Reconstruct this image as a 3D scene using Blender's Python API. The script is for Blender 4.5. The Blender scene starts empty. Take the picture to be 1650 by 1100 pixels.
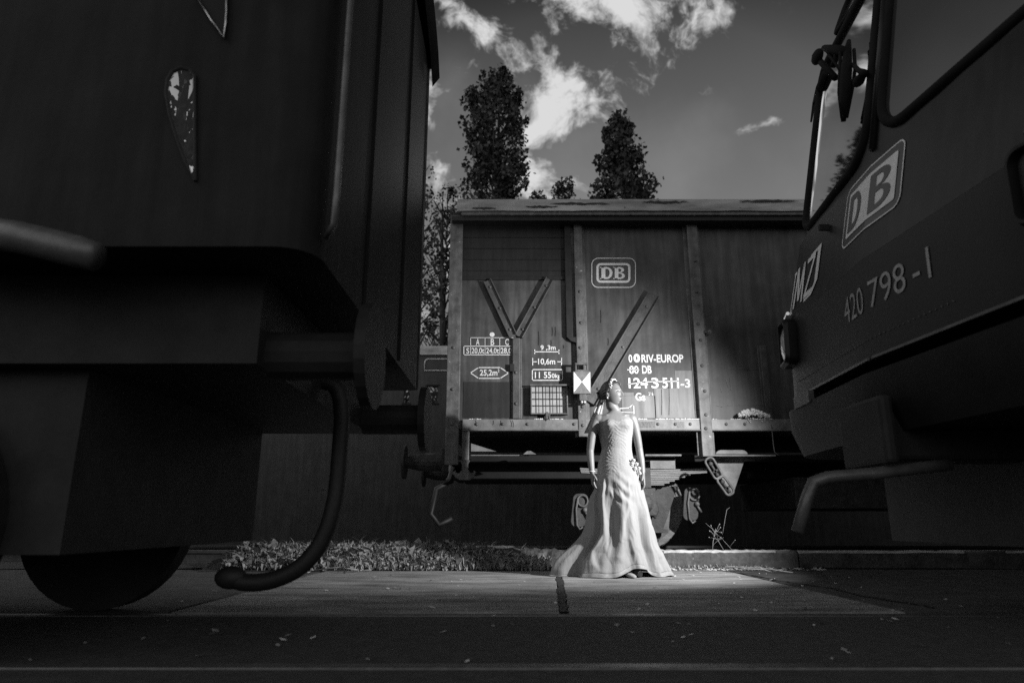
import bpy, bmesh, math, random
import numpy as np
from mathutils import Vector, Matrix
R = math.radians
random.seed(4); np.random.seed(4)
scene = bpy.context.scene
C = scene.collection

# ------------------------------------------------------------------ camera
CAM_H = 0.46
PITCH = R(14.77)
FPX = 1100.0                      # focal length in pixels of a 1650 px wide picture
cd = bpy.data.cameras.new('camera'); cam = bpy.data.objects.new('camera', cd); C.objects.link(cam)
cam.location = (0, 0, CAM_H); cam.rotation_euler = (math.pi/2 + PITCH, 0, 0)
cd.sensor_width = 36; cd.lens = 36*FPX/1650; cd.clip_start = .05; cd.clip_end = 3000
cd.dof.use_dof = True; cd.dof.focus_distance = 6.0; cd.dof.aperture_fstop = 2.0
scene.camera = cam
SP, CP = math.sin(PITCH), math.cos(PITCH)

def ray(px, py):
    u = (px-825)/FPX; v = (550-py)/FPX
    return Vector((u, CP - v*SP, SP + v*CP))
def at(px, py, Y):                # point of the place seen at a pixel, on the upright plane y = Y
    d = ray(px, py); t = Y/d.y
    return Vector((d.x*t, Y, CAM_H + d.z*t))
def atx(px, py, X):               # same, on the plane x = X
    d = ray(px, py); t = X/d.x
    return Vector((X, d.y*t, CAM_H + d.z*t))

# ------------------------------------------------------------------ world, sun, exposure
SUN_EL, SUN_AZ = R(24), R(8)
scene.view_settings.view_transform = 'Standard'; scene.view_settings.look = 'None'
scene.view_settings.gamma = 1; scene.view_settings.exposure = -1.7
scene.render.engine = 'CYCLES'
scene.cycles.use_denoising = False
scene.cycles.max_bounces = 8; scene.cycles.transparent_max_bounces = 16
scene.cycles.sample_clamp_indirect = 4
w = bpy.data.worlds.new('World'); scene.world = w; w.use_nodes = True
nt = w.node_tree; N = nt.nodes; L = nt.links
for n in list(N): N.remove(n)
def nd(t, **k):
    n = N.new(t)
    for a, b in k.items(): setattr(n, a, b)
    return n
out = nd('ShaderNodeOutputWorld'); bg = nd('ShaderNodeBackground'); L.new(bg.outputs[0], out.inputs[0])
sky = nd('ShaderNodeTexSky', sky_type='NISHITA', sun_disc=False, sun_elevation=SUN_EL, sun_rotation=SUN_AZ,
         air_density=1.0, dust_density=0.6, ozone_density=1.0)
bw = nd('ShaderNodeRGBToBW'); L.new(sky.outputs[0], bw.inputs[0])
geo = nd('ShaderNodeTexCoord')
def wmath(op, a, b=None, c=None):
    n = nd('ShaderNodeMath', operation=op)
    for i, x in enumerate((a, b, c)):
        if x is None: continue
        if isinstance(x, (int, float)): n.inputs[i].default_value = x
        else: L.new(x, n.inputs[i])
    return n.outputs[0]
def wramp(x, lo, hi, a=0.0, b=1.0, kind='SMOOTHSTEP'):
    n = nd('ShaderNodeMapRange', interpolation_type=kind)
    L.new(x, n.inputs[0])
    for i, q in enumerate((lo, hi, a, b)): n.inputs[i+1].default_value = q
    return n.outputs[0]
# cloud banks: each an ellipse of directions, torn up by noise
banks = [((985, 15), (.22, .09), -8, 1.15), ((1040, 45), (.075, .07), 40, .9), ((760, 58), (.075, .034), -38, .9),
         ((890, 172), (.125, .070), -25, 1.2), ((945, 205), (.07, .055), 20, .85), ((872, 280), (.09, .05), -20, .95),
         ((702, 290), (.06, .055), 20, .75), ((690, 450), (.12, .13), 0, .75), ((1228, 197), (.042, .012), 4, .55), ((560, 100), (.2, .10), 0, .7), ((None, (.1, -.6, .75)), (.8, .45), 0, .9)]  # last bank is unseen, added behind the camera as fill light
wn = nd('ShaderNodeTexNoise'); wn.inputs['Scale'].default_value = 7; wn.inputs['Detail'].default_value = 5
L.new(geo.outputs['Generated'], wn.inputs['Vector'])
wsub = nd('ShaderNodeVectorMath', operation='SUBTRACT'); L.new(wn.outputs['Color'], wsub.inputs[0]); wsub.inputs[1].default_value = (.5, .5, .5)
wsc = nd('ShaderNodeVectorMath', operation='SCALE'); L.new(wsub.outputs[0], wsc.inputs[0]); wsc.inputs['Scale'].default_value = .12
wad = nd('ShaderNodeVectorMath', operation='ADD'); L.new(geo.outputs['Generated'], wad.inputs[0]); L.new(wsc.outputs[0], wad.inputs[1])
total = None
for (px, py), (sx, sz), rot, amp in banks:
    d = ray(px, py).normalized() if px is not None else Vector(py).normalized()
    s = nd('ShaderNodeVectorMath', operation='SUBTRACT'); L.new(wad.outputs[0], s.inputs[0]); s.inputs[1].default_value = d
    m = nd('ShaderNodeMapping', vector_type='TEXTURE'); L.new(s.outputs[0], m.inputs['Vector'])
    m.inputs['Rotation'].default_value = (0, R(-rot), 0); m.inputs['Scale'].default_value = (sx, max(.35, sz), sz)
    ln = nd('ShaderNodeVectorMath', operation='LENGTH'); L.new(m.outputs[0], ln.inputs[0])
    f = wramp(ln.outputs['Value'], 1.15, .1, 0, amp)
    total = f if total is None else wmath('MAXIMUM', total, f)
n1 = nd('ShaderNodeTexNoise'); n1.inputs['Scale'].default_value = 15; n1.inputs['Detail'].default_value = 9; n1.inputs['Roughness'].default_value = .62
L.new(wad.outputs[0], n1.inputs['Vector'])
n2 = nd('ShaderNodeTexNoise'); n2.inputs['Scale'].default_value = 5; n2.inputs['Detail'].default_value = 6
L.new(geo.outputs['Generated'], n2.inputs['Vector'])
dens = wmath('ADD', total, wmath('MULTIPLY', wmath('SUBTRACT', n1.outputs['Fac'], .5), 4.6))
cloud = wramp(dens, .44, 1.45)
cloud = wmath('MULTIPLY', cloud, wramp(total, .02, .3))
veil = wmath('MULTIPLY', wramp(n2.outputs['Fac'], .45, .8), .10)
cloud = wmath('MAXIMUM', cloud, veil)
CLOUD_GAIN, SKY_GAIN = 23.0, .42
skyv = wmath('MULTIPLY', wmath('POWER', bw.outputs[0], 1.7), SKY_GAIN)
sxyz = nd('ShaderNodeSeparateXYZ'); L.new(geo.outputs['Generated'], sxyz.inputs[0])
skyv = wmath('MULTIPLY', wmath('MINIMUM', skyv, 6.0), wramp(sxyz.outputs['Z'], .42, .68, 1.0, .20, 'LINEAR'))
skyv = wmath('MULTIPLY', skyv, wramp(sxyz.outputs['Z'], .66, .9, 1.0, .35))   # red-filter darkening overhead
val = nd('ShaderNodeMix', data_type='FLOAT'); L.new(cloud, val.inputs[0]); L.new(skyv, val.inputs[2]); val.inputs[3].default_value = CLOUD_GAIN
back = nd('ShaderNodeSeparateXYZ'); L.new(geo.outputs['Generated'], back.inputs[0])
BACK_GAIN = 30.0  # unseen sky glow added behind and left, brightens surfaces facing it
side = wmath('MAXIMUM', wmath('MULTIPLY', back.outputs['Y'], -1.0), wmath('MULTIPLY', back.outputs['X'], -.8))
fillc = wmath('MULTIPLY', wramp(side, .05, .6, 0, BACK_GAIN), wramp(n2.outputs['Fac'], .3, .6, .45, 1.0))
fillc = wmath('MULTIPLY', fillc, wmath('MULTIPLY', wramp(back.outputs['Z'], 0.0, .2), wramp(back.outputs['Z'], .68, .35)))
fillc = wmath('MULTIPLY', fillc, wramp(back.outputs['Y'], .35, .05))
fill2 = wmath('MULTIPLY', wmath('MULTIPLY', wramp(back.outputs['X'], -.25, -.65, 0, 40.0), wmath('MULTIPLY', wramp(back.outputs['Z'], .3, .5), wramp(back.outputs['Z'], .9, .65))), wramp(n2.outputs['Fac'], .3, .6, .45, 1.0))
final = wmath('ADD', val.outputs[0], wmath('MAXIMUM', fillc, fill2))
L.new(final, bg.inputs['Color']); bg.inputs['Strength'].default_value = 0.10

sd = bpy.data.lights.new('sun', 'SUN'); sd.energy = 0.6; sd.angle = R(10); sd.color = (1, 1, 1)
sun = bpy.data.objects.new('sun', sd); C.objects.link(sun)
sdir = Vector((math.sin(SUN_AZ)*math.cos(SUN_EL), math.cos(SUN_AZ)*math.cos(SUN_EL), math.sin(SUN_EL)))
sun.rotation_euler = sdir.to_track_quat('Z', 'Y').to_euler()
FLASH_POS = Vector((3.05, 4.72, 1.95)); FLASH_AIM = Vector((.48, 6.9, .98)); FLASH_W = 3500

# ------------------------------------------------------------------ materials (all neutral: the photograph is black and white)
def mat(name, g, rough=.6, metal=0., var=.25, scale=6., bump=.0, bscale=40., streak=0., spec=.5, stretch=(1, 1, 1), g2=None, chips=0., chipg=.5, sheen=0., trans=0.):
    m = bpy.data.materials.new(name); m.use_nodes = True
    t = m.node_tree; n = t.nodes; l = t.links; b = n['Principled BSDF']
    b.inputs['Roughness'].default_value = rough; b.inputs['Metallic'].default_value = metal
    b.inputs['Specular IOR Level'].default_value = spec
    if sheen: b.inputs['Sheen Weight'].default_value = sheen
    if trans: b.inputs['Transmission Weight'].default_value = trans
    tc = n.new('ShaderNodeTexCoord')
    mp = n.new('ShaderNodeMapping'); mp.inputs['Scale'].default_value = stretch; l.new(tc.outputs['Object'], mp.inputs['Vector'])
    nz = n.new('ShaderNodeTexNoise'); nz.inputs['Scale'].default_value = scale; nz.inputs['Detail'].default_value = 8; nz.inputs['Roughness'].default_value = .65
    l.new(mp.outputs[0], nz.inputs['Vector'])
    rp = n.new('ShaderNodeMapRange'); l.new(nz.outputs['Fac'], rp.inputs[0])
    rp.inputs[1].default_value = .3; rp.inputs[2].default_value = .7
    hi = g2 if g2 is not None else g*(1+var)
    rp.inputs[3].default_value = g*(1-var); rp.inputs[4].default_value = hi
    col = rp.outputs[0]
    if streak:
        m2 = n.new('ShaderNodeMapping'); m2.inputs['Scale'].default_value = (9, 9, .7); l.new(tc.outputs['Object'], m2.inputs['Vector'])
        nb = n.new('ShaderNodeTexNoise'); nb.inputs['Scale'].default_value = 2.2; nb.inputs['Detail'].default_value = 7; l.new(m2.outputs[0], nb.inputs['Vector'])
        r2 = n.new('ShaderNodeMapRange'); l.new(nb.outputs['Fac'], r2.inputs[0]); r2.inputs[1].default_value = .35; r2.inputs[2].default_value = .68
        r2.inputs[3].default_value = 1-streak; r2.inputs[4].default_value = 1+streak*.5
        mu = n.new('ShaderNodeMath'); mu.operation = 'MULTIPLY'; l.new(col, mu.inputs[0]); l.new(r2.outputs[0], mu.inputs[1]); col = mu.outputs[0]
    if chips:
        nc = n.new('ShaderNodeTexNoise'); nc.inputs['Scale'].default_value = 22; nc.inputs['Detail'].default_value = 6; nc.inputs['Roughness'].default_value = .7
        l.new(tc.outputs['Object'], nc.inputs['Vector'])
        r3 = n.new('ShaderNodeMapRange'); l.new(nc.outputs['Fac'], r3.inputs[0]); r3.inputs[1].default_value = .72-chips; r3.inputs[2].default_value = .74-chips
        mx = n.new('ShaderNodeMix'); mx.data_type = 'FLOAT'; l.new(r3.outputs[0], mx.inputs[0]); l.new(col, mx.inputs[2]); mx.inputs[3].default_value = chipg; col = mx.outputs[0]
    l.new(col, b.inputs['Base Color'])
    if bump:
        nb2 = n.new('ShaderNodeTexNoise'); nb2.inputs['Scale'].default_value = bscale; nb2.inputs['Detail'].default_value = 6
        l.new(mp.outputs[0], nb2.inputs['Vector'])
        bp = n.new('ShaderNodeBump'); bp.inputs['Strength'].default_value = bump; bp.inputs['Distance'].default_value = .01
        l.new(nb2.outputs['Fac'], bp.inputs['Height']); l.new(bp.outputs[0], b.inputs['Normal'])
    return m
M = {}
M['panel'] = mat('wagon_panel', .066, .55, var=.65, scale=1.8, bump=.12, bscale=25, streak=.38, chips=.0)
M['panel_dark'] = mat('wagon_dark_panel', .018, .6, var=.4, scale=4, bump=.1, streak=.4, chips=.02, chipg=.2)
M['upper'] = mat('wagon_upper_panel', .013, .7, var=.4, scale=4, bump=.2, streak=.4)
M['patch'] = mat('wagon_patch', .19, .6, var=.12, scale=5, bump=.08, streak=.3)
M['frame'] = mat('wagon_frame', .11, .55, var=.5, scale=9, bump=.25, bscale=60, streak=.3, chips=.06, chipg=.42)
M['sill'] = mat('wagon_sill', .17, .55, var=.5, scale=5, bump=.2, bscale=50, chips=.05, chipg=.08)
M['brace'] = mat('wagon_brace', .07, .5, var=.5, scale=9, bump=.25, bscale=60, chips=.05, chipg=.3)
M['roof'] = mat('wagon_roof', .34, .6, var=.6, scale=2.2, bump=.25, bscale=20, stretch=(.5, 1, 2), chips=.05, chipg=.06)
M['under'] = mat('underframe', .045, .65, var=.5, scale=12, bump=.4, bscale=70, chips=.05, chipg=.2)
M['spring'] = mat('spring_steel', .15, .5, var=.5, scale=12, bump=.3, bscale=60, stretch=(.3, 1, 6))
M['steel'] = mat('worn_steel', .12, .45, metal=.5, var=.3, scale=20, bump=.1)
M['wheel'] = mat('wheel_steel', .14, .5, var=.4, scale=10, bump=.3)
M['white'] = mat('white_paint', .78, .6, var=.15, scale=20, bump=.05, chips=.0)
M['whitechip'] = mat('white_worn_paint', .78, .6, var=.15, scale=30, bump=.05, chips=.0)
M['stencil'] = mat('worn_stencil_paint', .70, .6, var=.22, scale=45, bump=.05, chips=.07, chipg=.3)
M['crumb'] = mat('chalky_deposit', .8, .9, var=.2, scale=60, bump=.4)
M['fluff'] = mat('white_fluff', .7, 1., var=.3, scale=60, bump=.8, bscale=90)
M['holder_lit'] = mat('holder_lit_back', .34, .6, var=.3, scale=6, bump=.1)
M['black'] = mat('black_paint', .026, .6, var=.3, scale=7, bump=.08, spec=.2)
M['signgrey'] = mat('sign_grey', .16, .5, var=.35, scale=25, bump=.2, chips=.08, chipg=.45)
M['emu'] = mat('train_paint', .015, .42, var=.35, scale=3, bump=.05, bscale=30, streak=.35, spec=.25)
M['emu_lower'] = mat('train_lower_paint', .009, .5, var=.3, scale=3, bump=.05, spec=.4)
M['bumper'] = mat('bumper_paint', .009, .6, var=.4, scale=5, bump=.1, spec=.25)
M['rubber'] = mat('rubber_seal', .012, .8, var=.3, spec=.1)
M['grey_num'] = mat('faded_grey_lettering', .36, .6, var=.3, scale=40, chips=.06, chipg=.08)
M['logo_red'] = mat('logo_dark_field', .028, .35, var=.2)
M['carr'] = mat('carriage_paint', .018, .6, var=.35, scale=3, bump=.08, streak=.3, spec=.15)
M['carr_end'] = mat('carriage_end_paint', .015, .7, var=.35, scale=3, bump=.08, streak=.3, spec=.15)
M['chrome'] = mat('polished_metal', .55, .16, metal=1., var=.2, scale=12, bump=.02)
M['pipe'] = mat('dull_pipe', .13, .42, metal=.35, var=.4, scale=9, bump=.1)
M['hose'] = mat('hose_rubber', .016, .6, var=.3, bump=.2)
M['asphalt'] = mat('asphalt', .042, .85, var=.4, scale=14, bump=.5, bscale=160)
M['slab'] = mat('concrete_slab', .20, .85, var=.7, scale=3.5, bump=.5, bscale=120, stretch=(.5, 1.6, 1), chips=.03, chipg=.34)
M['worn_shade_paving'] = mat('dirty_shade_paving', .048, .9, var=.6, scale=5, bump=.7, bscale=80, chips=.05, chipg=.2)
M['tar'] = mat('tar_joint', .02, .7, var=.5, scale=40, bump=.8, bscale=80)
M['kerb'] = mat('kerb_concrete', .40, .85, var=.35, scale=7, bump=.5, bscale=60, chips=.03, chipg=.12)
M['kerb_side'] = mat('kerb_dark_face', .085, .9, var=.6, scale=9, bump=.6, bscale=50, chips=.05, chipg=.3)
M['gravel'] = mat('ballast', .035, .9, var=.6, scale=40, bump=1., bscale=50)
M['leaf'] = mat('weed_leaf', .26, .55, var=.7, scale=8)
M['straw'] = mat('dry_straw', .32, .7, var=.3, scale=30)
M['petal'] = mat('pale_litter', .6, .8, var=.3, scale=60)
M['bark'] = mat('bark', .07, .9, var=.4, scale=12, bump=.6, stretch=(1, 1, .2))
M['poplar'] = mat('poplar_leaf', .055, .55, var=.6, scale=.6)
M['skin'] = mat('skin', .18, .5, var=.05, scale=14, bump=.03, bscale=200)
M['lip'] = mat('lips', .22, .4, var=.1)
M['brow'] = mat('brow', .08, .6, var=.1)
M['eye'] = mat('eye_dark', .05, .15, var=.1)
M['hair'] = mat('hair', .045, .42, var=.5, scale=30, bump=.6, bscale=70, stretch=(1, 1, .25))
M['dress'] = mat('ivory_fabric', .27, .9, var=.10, scale=30, bump=.30, bscale=50, spec=.15, stretch=(1, 1, .07))
M['rose'] = mat('cloth_rose_fabric', .40, .9, var=.1, spec=.1)
M['trim'] = mat('sheer_hem', .24, .7, var=.3, scale=40)
M['veil'] = mat('veil_tulle', .36, .8, var=.2, scale=60, bump=.4, stretch=(1, 1, .2))
M['pearl'] = mat('pearl', .8, .2, var=.1, scale=50)
M['lens'] = mat('lamp_glass', .45, .12, metal=.55, var=.4, scale=30)
M['coach'] = mat('far_coach_paint', .05, .5, var=.3, streak=.3)
M['coach_roof'] = mat('far_coach_roof', .5, .7, var=.5, scale=2, bump=.2)
M['fence'] = mat('dark_timber', .05, .8, var=.4, scale=5, bump=.3)
def glassy(name, g, rough, metal):
    m = mat(name, g, rough, metal, var=.06, scale=3); return m
M['glass'] = glassy('tinted_window_glass', .82, .03, 1.0)
M['glass_dark'] = glassy('dark_window_glass', .05, .08, .25)
M['glass_cloudy'] = glassy('old_window_glass', .55, .008, .9)
mt = bpy.data.materials.new('clear_pane'); mt.use_nodes = True
_b = mt.node_tree.nodes['Principled BSDF']; _b.inputs['Transmission Weight'].default_value = 1; _b.inputs['Roughness'].default_value = 0; _b.inputs['IOR'].default_value = 1.01; _b.inputs['Base Color'].default_value = (.9, .9, .9, 1)
M['clear'] = mt

# ------------------------------------------------------------------ mesh helpers
def rawmesh(name, verts, faces, mats, smooth=False):
    me = bpy.data.meshes.new(name)
    me.from_pydata([tuple(v) for v in verts], [], faces); 
    for q in (mats if isinstance(mats, (list, tuple)) else [mats]): me.materials.append(q)
    if smooth: me.polygons.foreach_set('use_smooth', [True]*len(me.polygons))
    me.update(); return me
def root_of(o):
    while o.parent: o = o.parent
    return o
def link(name, me, parent=None):
    o = bpy.data.objects.new(name, me); C.objects.link(o)
    if parent is not None:
        o.parent = parent
        off = root_of(o).location
        if off.length > 0: me.transform(Matrix.Translation(-off))
    return o
def empty(name, loc, label, cat, group=None):
    o = bpy.data.objects.new(name, None); C.objects.link(o); o.location = loc
    o.empty_display_size = .2
    o['label'] = label; o['category'] = cat
    if group: o['group'] = group
    return o
def tag(o, label, cat, group=None, kind=None):
    o['label'] = label; o['category'] = cat
    if group: o['group'] = group
    if kind: o['kind'] = kind
    return o
class MB:
    def __init__(s): s.v = []; s.f = []
    def add(s, vs, fs):
        b = len(s.v); s.v += [Vector(v) for v in vs]; s.f += [tuple(i+b for i in f) for f in fs]; return s
    def box(s, x0, x1, y0, y1, z0, z1):
        vs = [(x, y, z) for z in (z0, z1) for y in (y0, y1) for x in (x0, x1)]
        return s.add(vs, [(0, 2, 3, 1), (4, 5, 7, 6), (0, 1, 5, 4), (2, 6, 7, 3), (0, 4, 6, 2), (1, 3, 7, 5)])
    def bar(s, a, b, wd, th, up=(0, 1, 0)):
        a = Vector(a); b = Vector(b); d = (b-a).normalized(); u = Vector(up); sd_ = d.cross(u).normalized(); u = sd_.cross(d).normalized()
        vs = []
        for p in (a, b):
            for i, j in ((-1, -1), (1, -1), (1, 1), (-1, 1)): vs.append(p + sd_*i*wd/2 + u*j*th/2)
        return s.add(vs, [(0, 3, 2, 1), (4, 5, 6, 7), (0, 1, 5, 4), (1, 2, 6, 5), (2, 3, 7, 6), (3, 0, 4, 7)])
    def tube(s, pts, rad, n=8, cap=True, closed=False):
        pts = [Vector(p) for p in pts]; k = len(pts)
        if isinstance(rad, (int, float)): rad = [rad]*k
        b = len(s.v); prev = None
        for i, p in enumerate(pts):
            if closed: t = pts[(i+1) % k]-pts[i-1]
            else: t = pts[min(i+1, k-1)]-pts[max(i-1, 0)]
            t.normalize()
            if prev is None:
                a = Vector((0, 0, 1)) if abs(t.z) < .9 else Vector((1, 0, 0))
                n1_ = t.cross(a).normalized()
            else:
                n1_ = (prev - t*prev.dot(t)).normalized()
            prev = n1_; n2_ = t.cross(n1_)
            r = rad[i]; rx, ry = r if isinstance(r, (tuple, list)) else (r, r)
            for j in range(n):
                q = 2*math.pi*j/n
                s.v.append(p + n1_*math.cos(q)*rx + n2_*math.sin(q)*ry)
        rng = k if closed else k-1
        for i in range(rng):
            i2 = (i+1) % k
            for j in range(n):
                j2 = (j+1) % n
                s.f.append((b+i*n+j, b+i*n+j2, b+i2*n+j2, b+i2*n+j))
        if cap and not closed:
            s.f.append(tuple(b+j for j in range(n-1, -1, -1))); s.f.append(tuple(b+(k-1)*n+j for j in range(n)))
        return s
    def prism(s, poly, y0, y1):       # poly: (x, z) outline, extruded along y
        n = len(poly); vs = [(x, y0, z) for x, z in poly] + [(x, y1, z) for x, z in poly]
        fs = [tuple(range(n)), tuple(range(2*n-1, n-1, -1))] + [(i, i+n, (i+1) % n + n, (i+1) % n) for i in range(n)]
        return s.add(vs, fs)
    def disc(s, c, r, h, n=12, axis='y'):
        c = Vector(c); ring = []
        for k in (0, 1):
            for j in range(n):
                q = 2*math.pi*j/n; a, b2 = r*math.cos(q), r*math.sin(q)
                ring.append(c + (Vector((a, -h*k, b2)) if axis == 'y' else Vector((-h*k, a, b2)) if axis == 'x' else Vector((a, b2, h*k))))
        return s.add(ring, [tuple(range(n)), tuple(range(2*n-1, n-1, -1))] + [(j, j+n, (j+1) % n+n, (j+1) % n) for j in range(n)])
    def blob(s, c, r, n=10, m=7, jit=0., rot=None):
        c = Vector(c); r = r if isinstance(r, (tuple, list)) else (r, r, r); vs = []
        for i in range(m+1):
            th = math.pi*i/m
            for j in range(n):
                ph = 2*math.pi*j/n
                k = 1+random.uniform(-jit, jit)
                p = Vector((r[0]*math.sin(th)*math.cos(ph)*k, r[1]*math.sin(th)*math.sin(ph)*k, r[2]*math.cos(th)*k))
                if rot: p = rot @ p
                vs.append(c+p)
        fs = [(i*n+j, (i+1)*n+j, (i+1)*n+(j+1) % n, i*n+(j+1) % n) for i in range(m) for j in range(n)]
        return s.add(vs, fs)
    def build(s, name, m, parent=None, bevel=0., smooth=False, fixn=True):
        me = rawmesh(name, s.v, s.f, m, smooth)
        if fixn or bevel:
            bm = bmesh.new(); bm.from_mesh(me)
            if fixn: bmesh.ops.recalc_face_normals(bm, faces=bm.faces)
            bm.to_mesh(me); bm.free()
        if smooth: me.polygons.foreach_set('use_smooth', [True]*len(me.polygons))
        o = link(name, me, parent)
        if bevel:
            md = o.modifiers.new('bevel', 'BEVEL'); md.width = bevel; md.segments = 2; md.limit_method = 'ANGLE'; md.angle_limit = R(40)
        return o
def quads(name, P, mats, parent=None, idx=None):    # P: (n,4,3) array of loose quads, made fast
    n = len(P); me = bpy.data.meshes.new(name)
    me.vertices.add(n*4); me.vertices.foreach_set('co', P.reshape(-1).astype(np.float32))
    me.loops.add(n*4); me.loops.foreach_set('vertex_index', np.arange(n*4, dtype=np.int32))
    me.polygons.add(n); me.polygons.foreach_set('loop_start', np.arange(0, n*4, 4, dtype=np.int32))
    me.polygons.foreach_set('loop_total', np.full(n, 4, dtype=np.int32))
    for q in mats: me.materials.append(q)
    if idx is not None: me.polygons.foreach_set('material_index', idx.astype(np.int32))
    me.update(calc_edges=True); me.validate()
    return link(name, me, parent)
def rrect(x0, x1, y0, y1, r, k=6):
    pts = []
    for cx, cy, a0 in ((x1-r, y1-r, 0), (x0+r, y1-r, 90), (x0+r, y0+r, 180), (x1-r, y0+r, 270)):
        for i in range(k+1):
            a = R(a0+90*i/k); pts.append((cx+r*math.cos(a), cy+r*math.sin(a)))
    return pts
def shape2d(polys, thick=0.0):     # filled outlines with holes -> list of verts (x,y,0), faces
    cu = bpy.data.curves.new('tmp', 'CURVE'); cu.dimensions = '2D'; cu.fill_mode = 'BOTH'; cu.extrude = thick
    for p in polys:
        sp = cu.splines.new('POLY'); sp.points.add(len(p)-1); sp.use_cyclic_u = True
        for i, (x, y) in enumerate(p): sp.points[i].co = (x, y, 0, 1)
    o = bpy.data.objects.new('tmp', cu); C.objects.link(o)
    me = bpy.data.meshes.new_from_object(o.evaluated_get(bpy.context.evaluated_depsgraph_get()))
    V = [v.co.copy() for v in me.vertices]; F = [tuple(p.vertices) for p in me.polygons]
    bpy.data.objects.remove(o); bpy.data.curves.remove(cu); bpy.data.meshes.remove(me)
    return V, F
def text2d(s, weight=.012, extr=0.0):
    cu = bpy.data.curves.new('tmp', 'FONT'); cu.body = s; cu.size = 1; cu.offset = weight; cu.extrude = extr; cu.resolution_u = 5
    o = bpy.data.objects.new('tmp', cu); C.objects.link(o); bpy.context.view_layer.update()
    me = bpy.data.meshes.new_from_object(o.evaluated_get(bpy.context.evaluated_depsgraph_get()))
    V = [v.co.copy() for v in me.vertices]; F = [tuple(p.vertices) for p in me.polygons]
    bpy.data.objects.remove(o); bpy.data.curves.remove(cu); bpy.data.meshes.remove(me)
    x0 = min(v.x for v in V); x1 = max(v.x for v in V); y0 = min(v.y for v in V); y1 = max(v.y for v in V)
    return [((v.x-x0)/(x1-x0), (v.y-y0)/(y1-y0)) for v in V], F
def frame_ring(x0, x1, y0, y1, r, t): return [rrect(x0, x1, y0, y1, r), rrect(x0+t, x1-t, y0+t, y1-t, max(r-t, .0005))]

# old railway letters D and B with slab serifs, in a unit box
def bowl(x0, y0, y1, reach, k=10, flat=.45):
    m = (y0+y1)/2; h = (y1-y0)/2; return [(x0+(reach-x0)*(flat+(1-flat)*math.cos(a)) if abs(a) < 1.571 else x0, m+h*math.sin(a)) for a in [R(-90+180*i/k) for i in range(k+1)]]
def letter_D(x0, y0, wd, h, st=.27, bt=.15):
    o = [(x0, y0)] + [(x0+x*wd, y0+y*h) for x, y in bowl(0, 0, 1, 1.0)] + [(x0, y0+h)]
    i = [(x0+st*wd, y0+bt*h)] + [(x0+x*wd, y0+y*h) for x, y in bowl(st, bt, 1-bt, .73)] + [(x0+st*wd, y0+(1-bt)*h)]
    return [o, i]
def letter_B(x0, y0, wd, h, st=.27):
    o = [(0, 0)] + bowl(0, 0, .53, 1.0) + bowl(0, .53, 1, .93)[1:] + [(0, 1)]
    a = [(st, .13)] + bowl(st, .13, .44, .70) + [(st, .44)]
    b = [(st, .60)] + bowl(st, .60, .87, .64) + [(st, .87)]
    return [[(x0+x*wd, y0+y*h) for x, y in p] for p in (o, a, b)]

# ================================================================== SETTING
def sheet(name, x0, x1, y0, y1, z, m, nx=2, ny=2, amp=0., kind='structure'):
    xs = np.linspace(x0, x1, nx); ys = np.linspace(y0, y1, ny)
    vs = [(x, y, z+random.uniform(-amp, amp)) for y in ys for x in xs]
    fs = [(j*nx+i, j*nx+i+1, (j+1)*nx+i+1, (j+1)*nx+i) for j in range(ny-1) for i in range(nx-1)]
    o = link(name, rawmesh(name, vs, fs, m, True)); o['kind'] = kind; return o
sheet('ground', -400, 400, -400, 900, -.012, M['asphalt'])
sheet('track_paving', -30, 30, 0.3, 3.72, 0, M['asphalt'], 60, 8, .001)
# pavement slab with slight edge, two leaves either side of the tarred joint, one broken corner
sl = MB(); jx = at(905, 960, 4.9).x
jf, jn = at(899, 927, 7.02).x, at(909, 989, 3.74).x       # the joint runs slightly askew
def jline(y): return jn+(jf-jn)*(y-3.74)/3.28
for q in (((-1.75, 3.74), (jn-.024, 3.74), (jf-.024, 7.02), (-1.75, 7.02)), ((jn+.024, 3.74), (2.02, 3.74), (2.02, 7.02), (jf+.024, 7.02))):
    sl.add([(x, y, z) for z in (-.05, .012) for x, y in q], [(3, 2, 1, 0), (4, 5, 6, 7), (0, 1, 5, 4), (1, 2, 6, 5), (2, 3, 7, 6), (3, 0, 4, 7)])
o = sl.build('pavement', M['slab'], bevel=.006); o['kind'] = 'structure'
sl = MB(); sl.box(2.06, 14, 3.74, 7.02, -.05, .009); sl.box(-14, -1.80, 3.74, 7.02, -.05, .008); o = sl.build('worn_shade_paving', M['worn_shade_paving'], bevel=.006); o['kind'] = 'structure'  # left piece painted dark where the light fades, right piece a dirtier slab
jb = MB()
prevl = None; ys_ = np.linspace(3.74, 7.0, 30); vs = []; fs = []
for i, y in enumerate(ys_):
    a = .022+random.uniform(-.009, .012); b = .022+random.uniform(-.009, .012); jx = jline(y)
    vs += [(jx-a, y, .014), (jx+b, y, .0145+random.uniform(0, .002))]
    if i: fs.append((2*i-2, 2*i-1, 2*i+1, 2*i))
o = link('tar_joint', rawmesh('tar_joint', vs, fs, M['tar'])); o['kind'] = 'structure'
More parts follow.
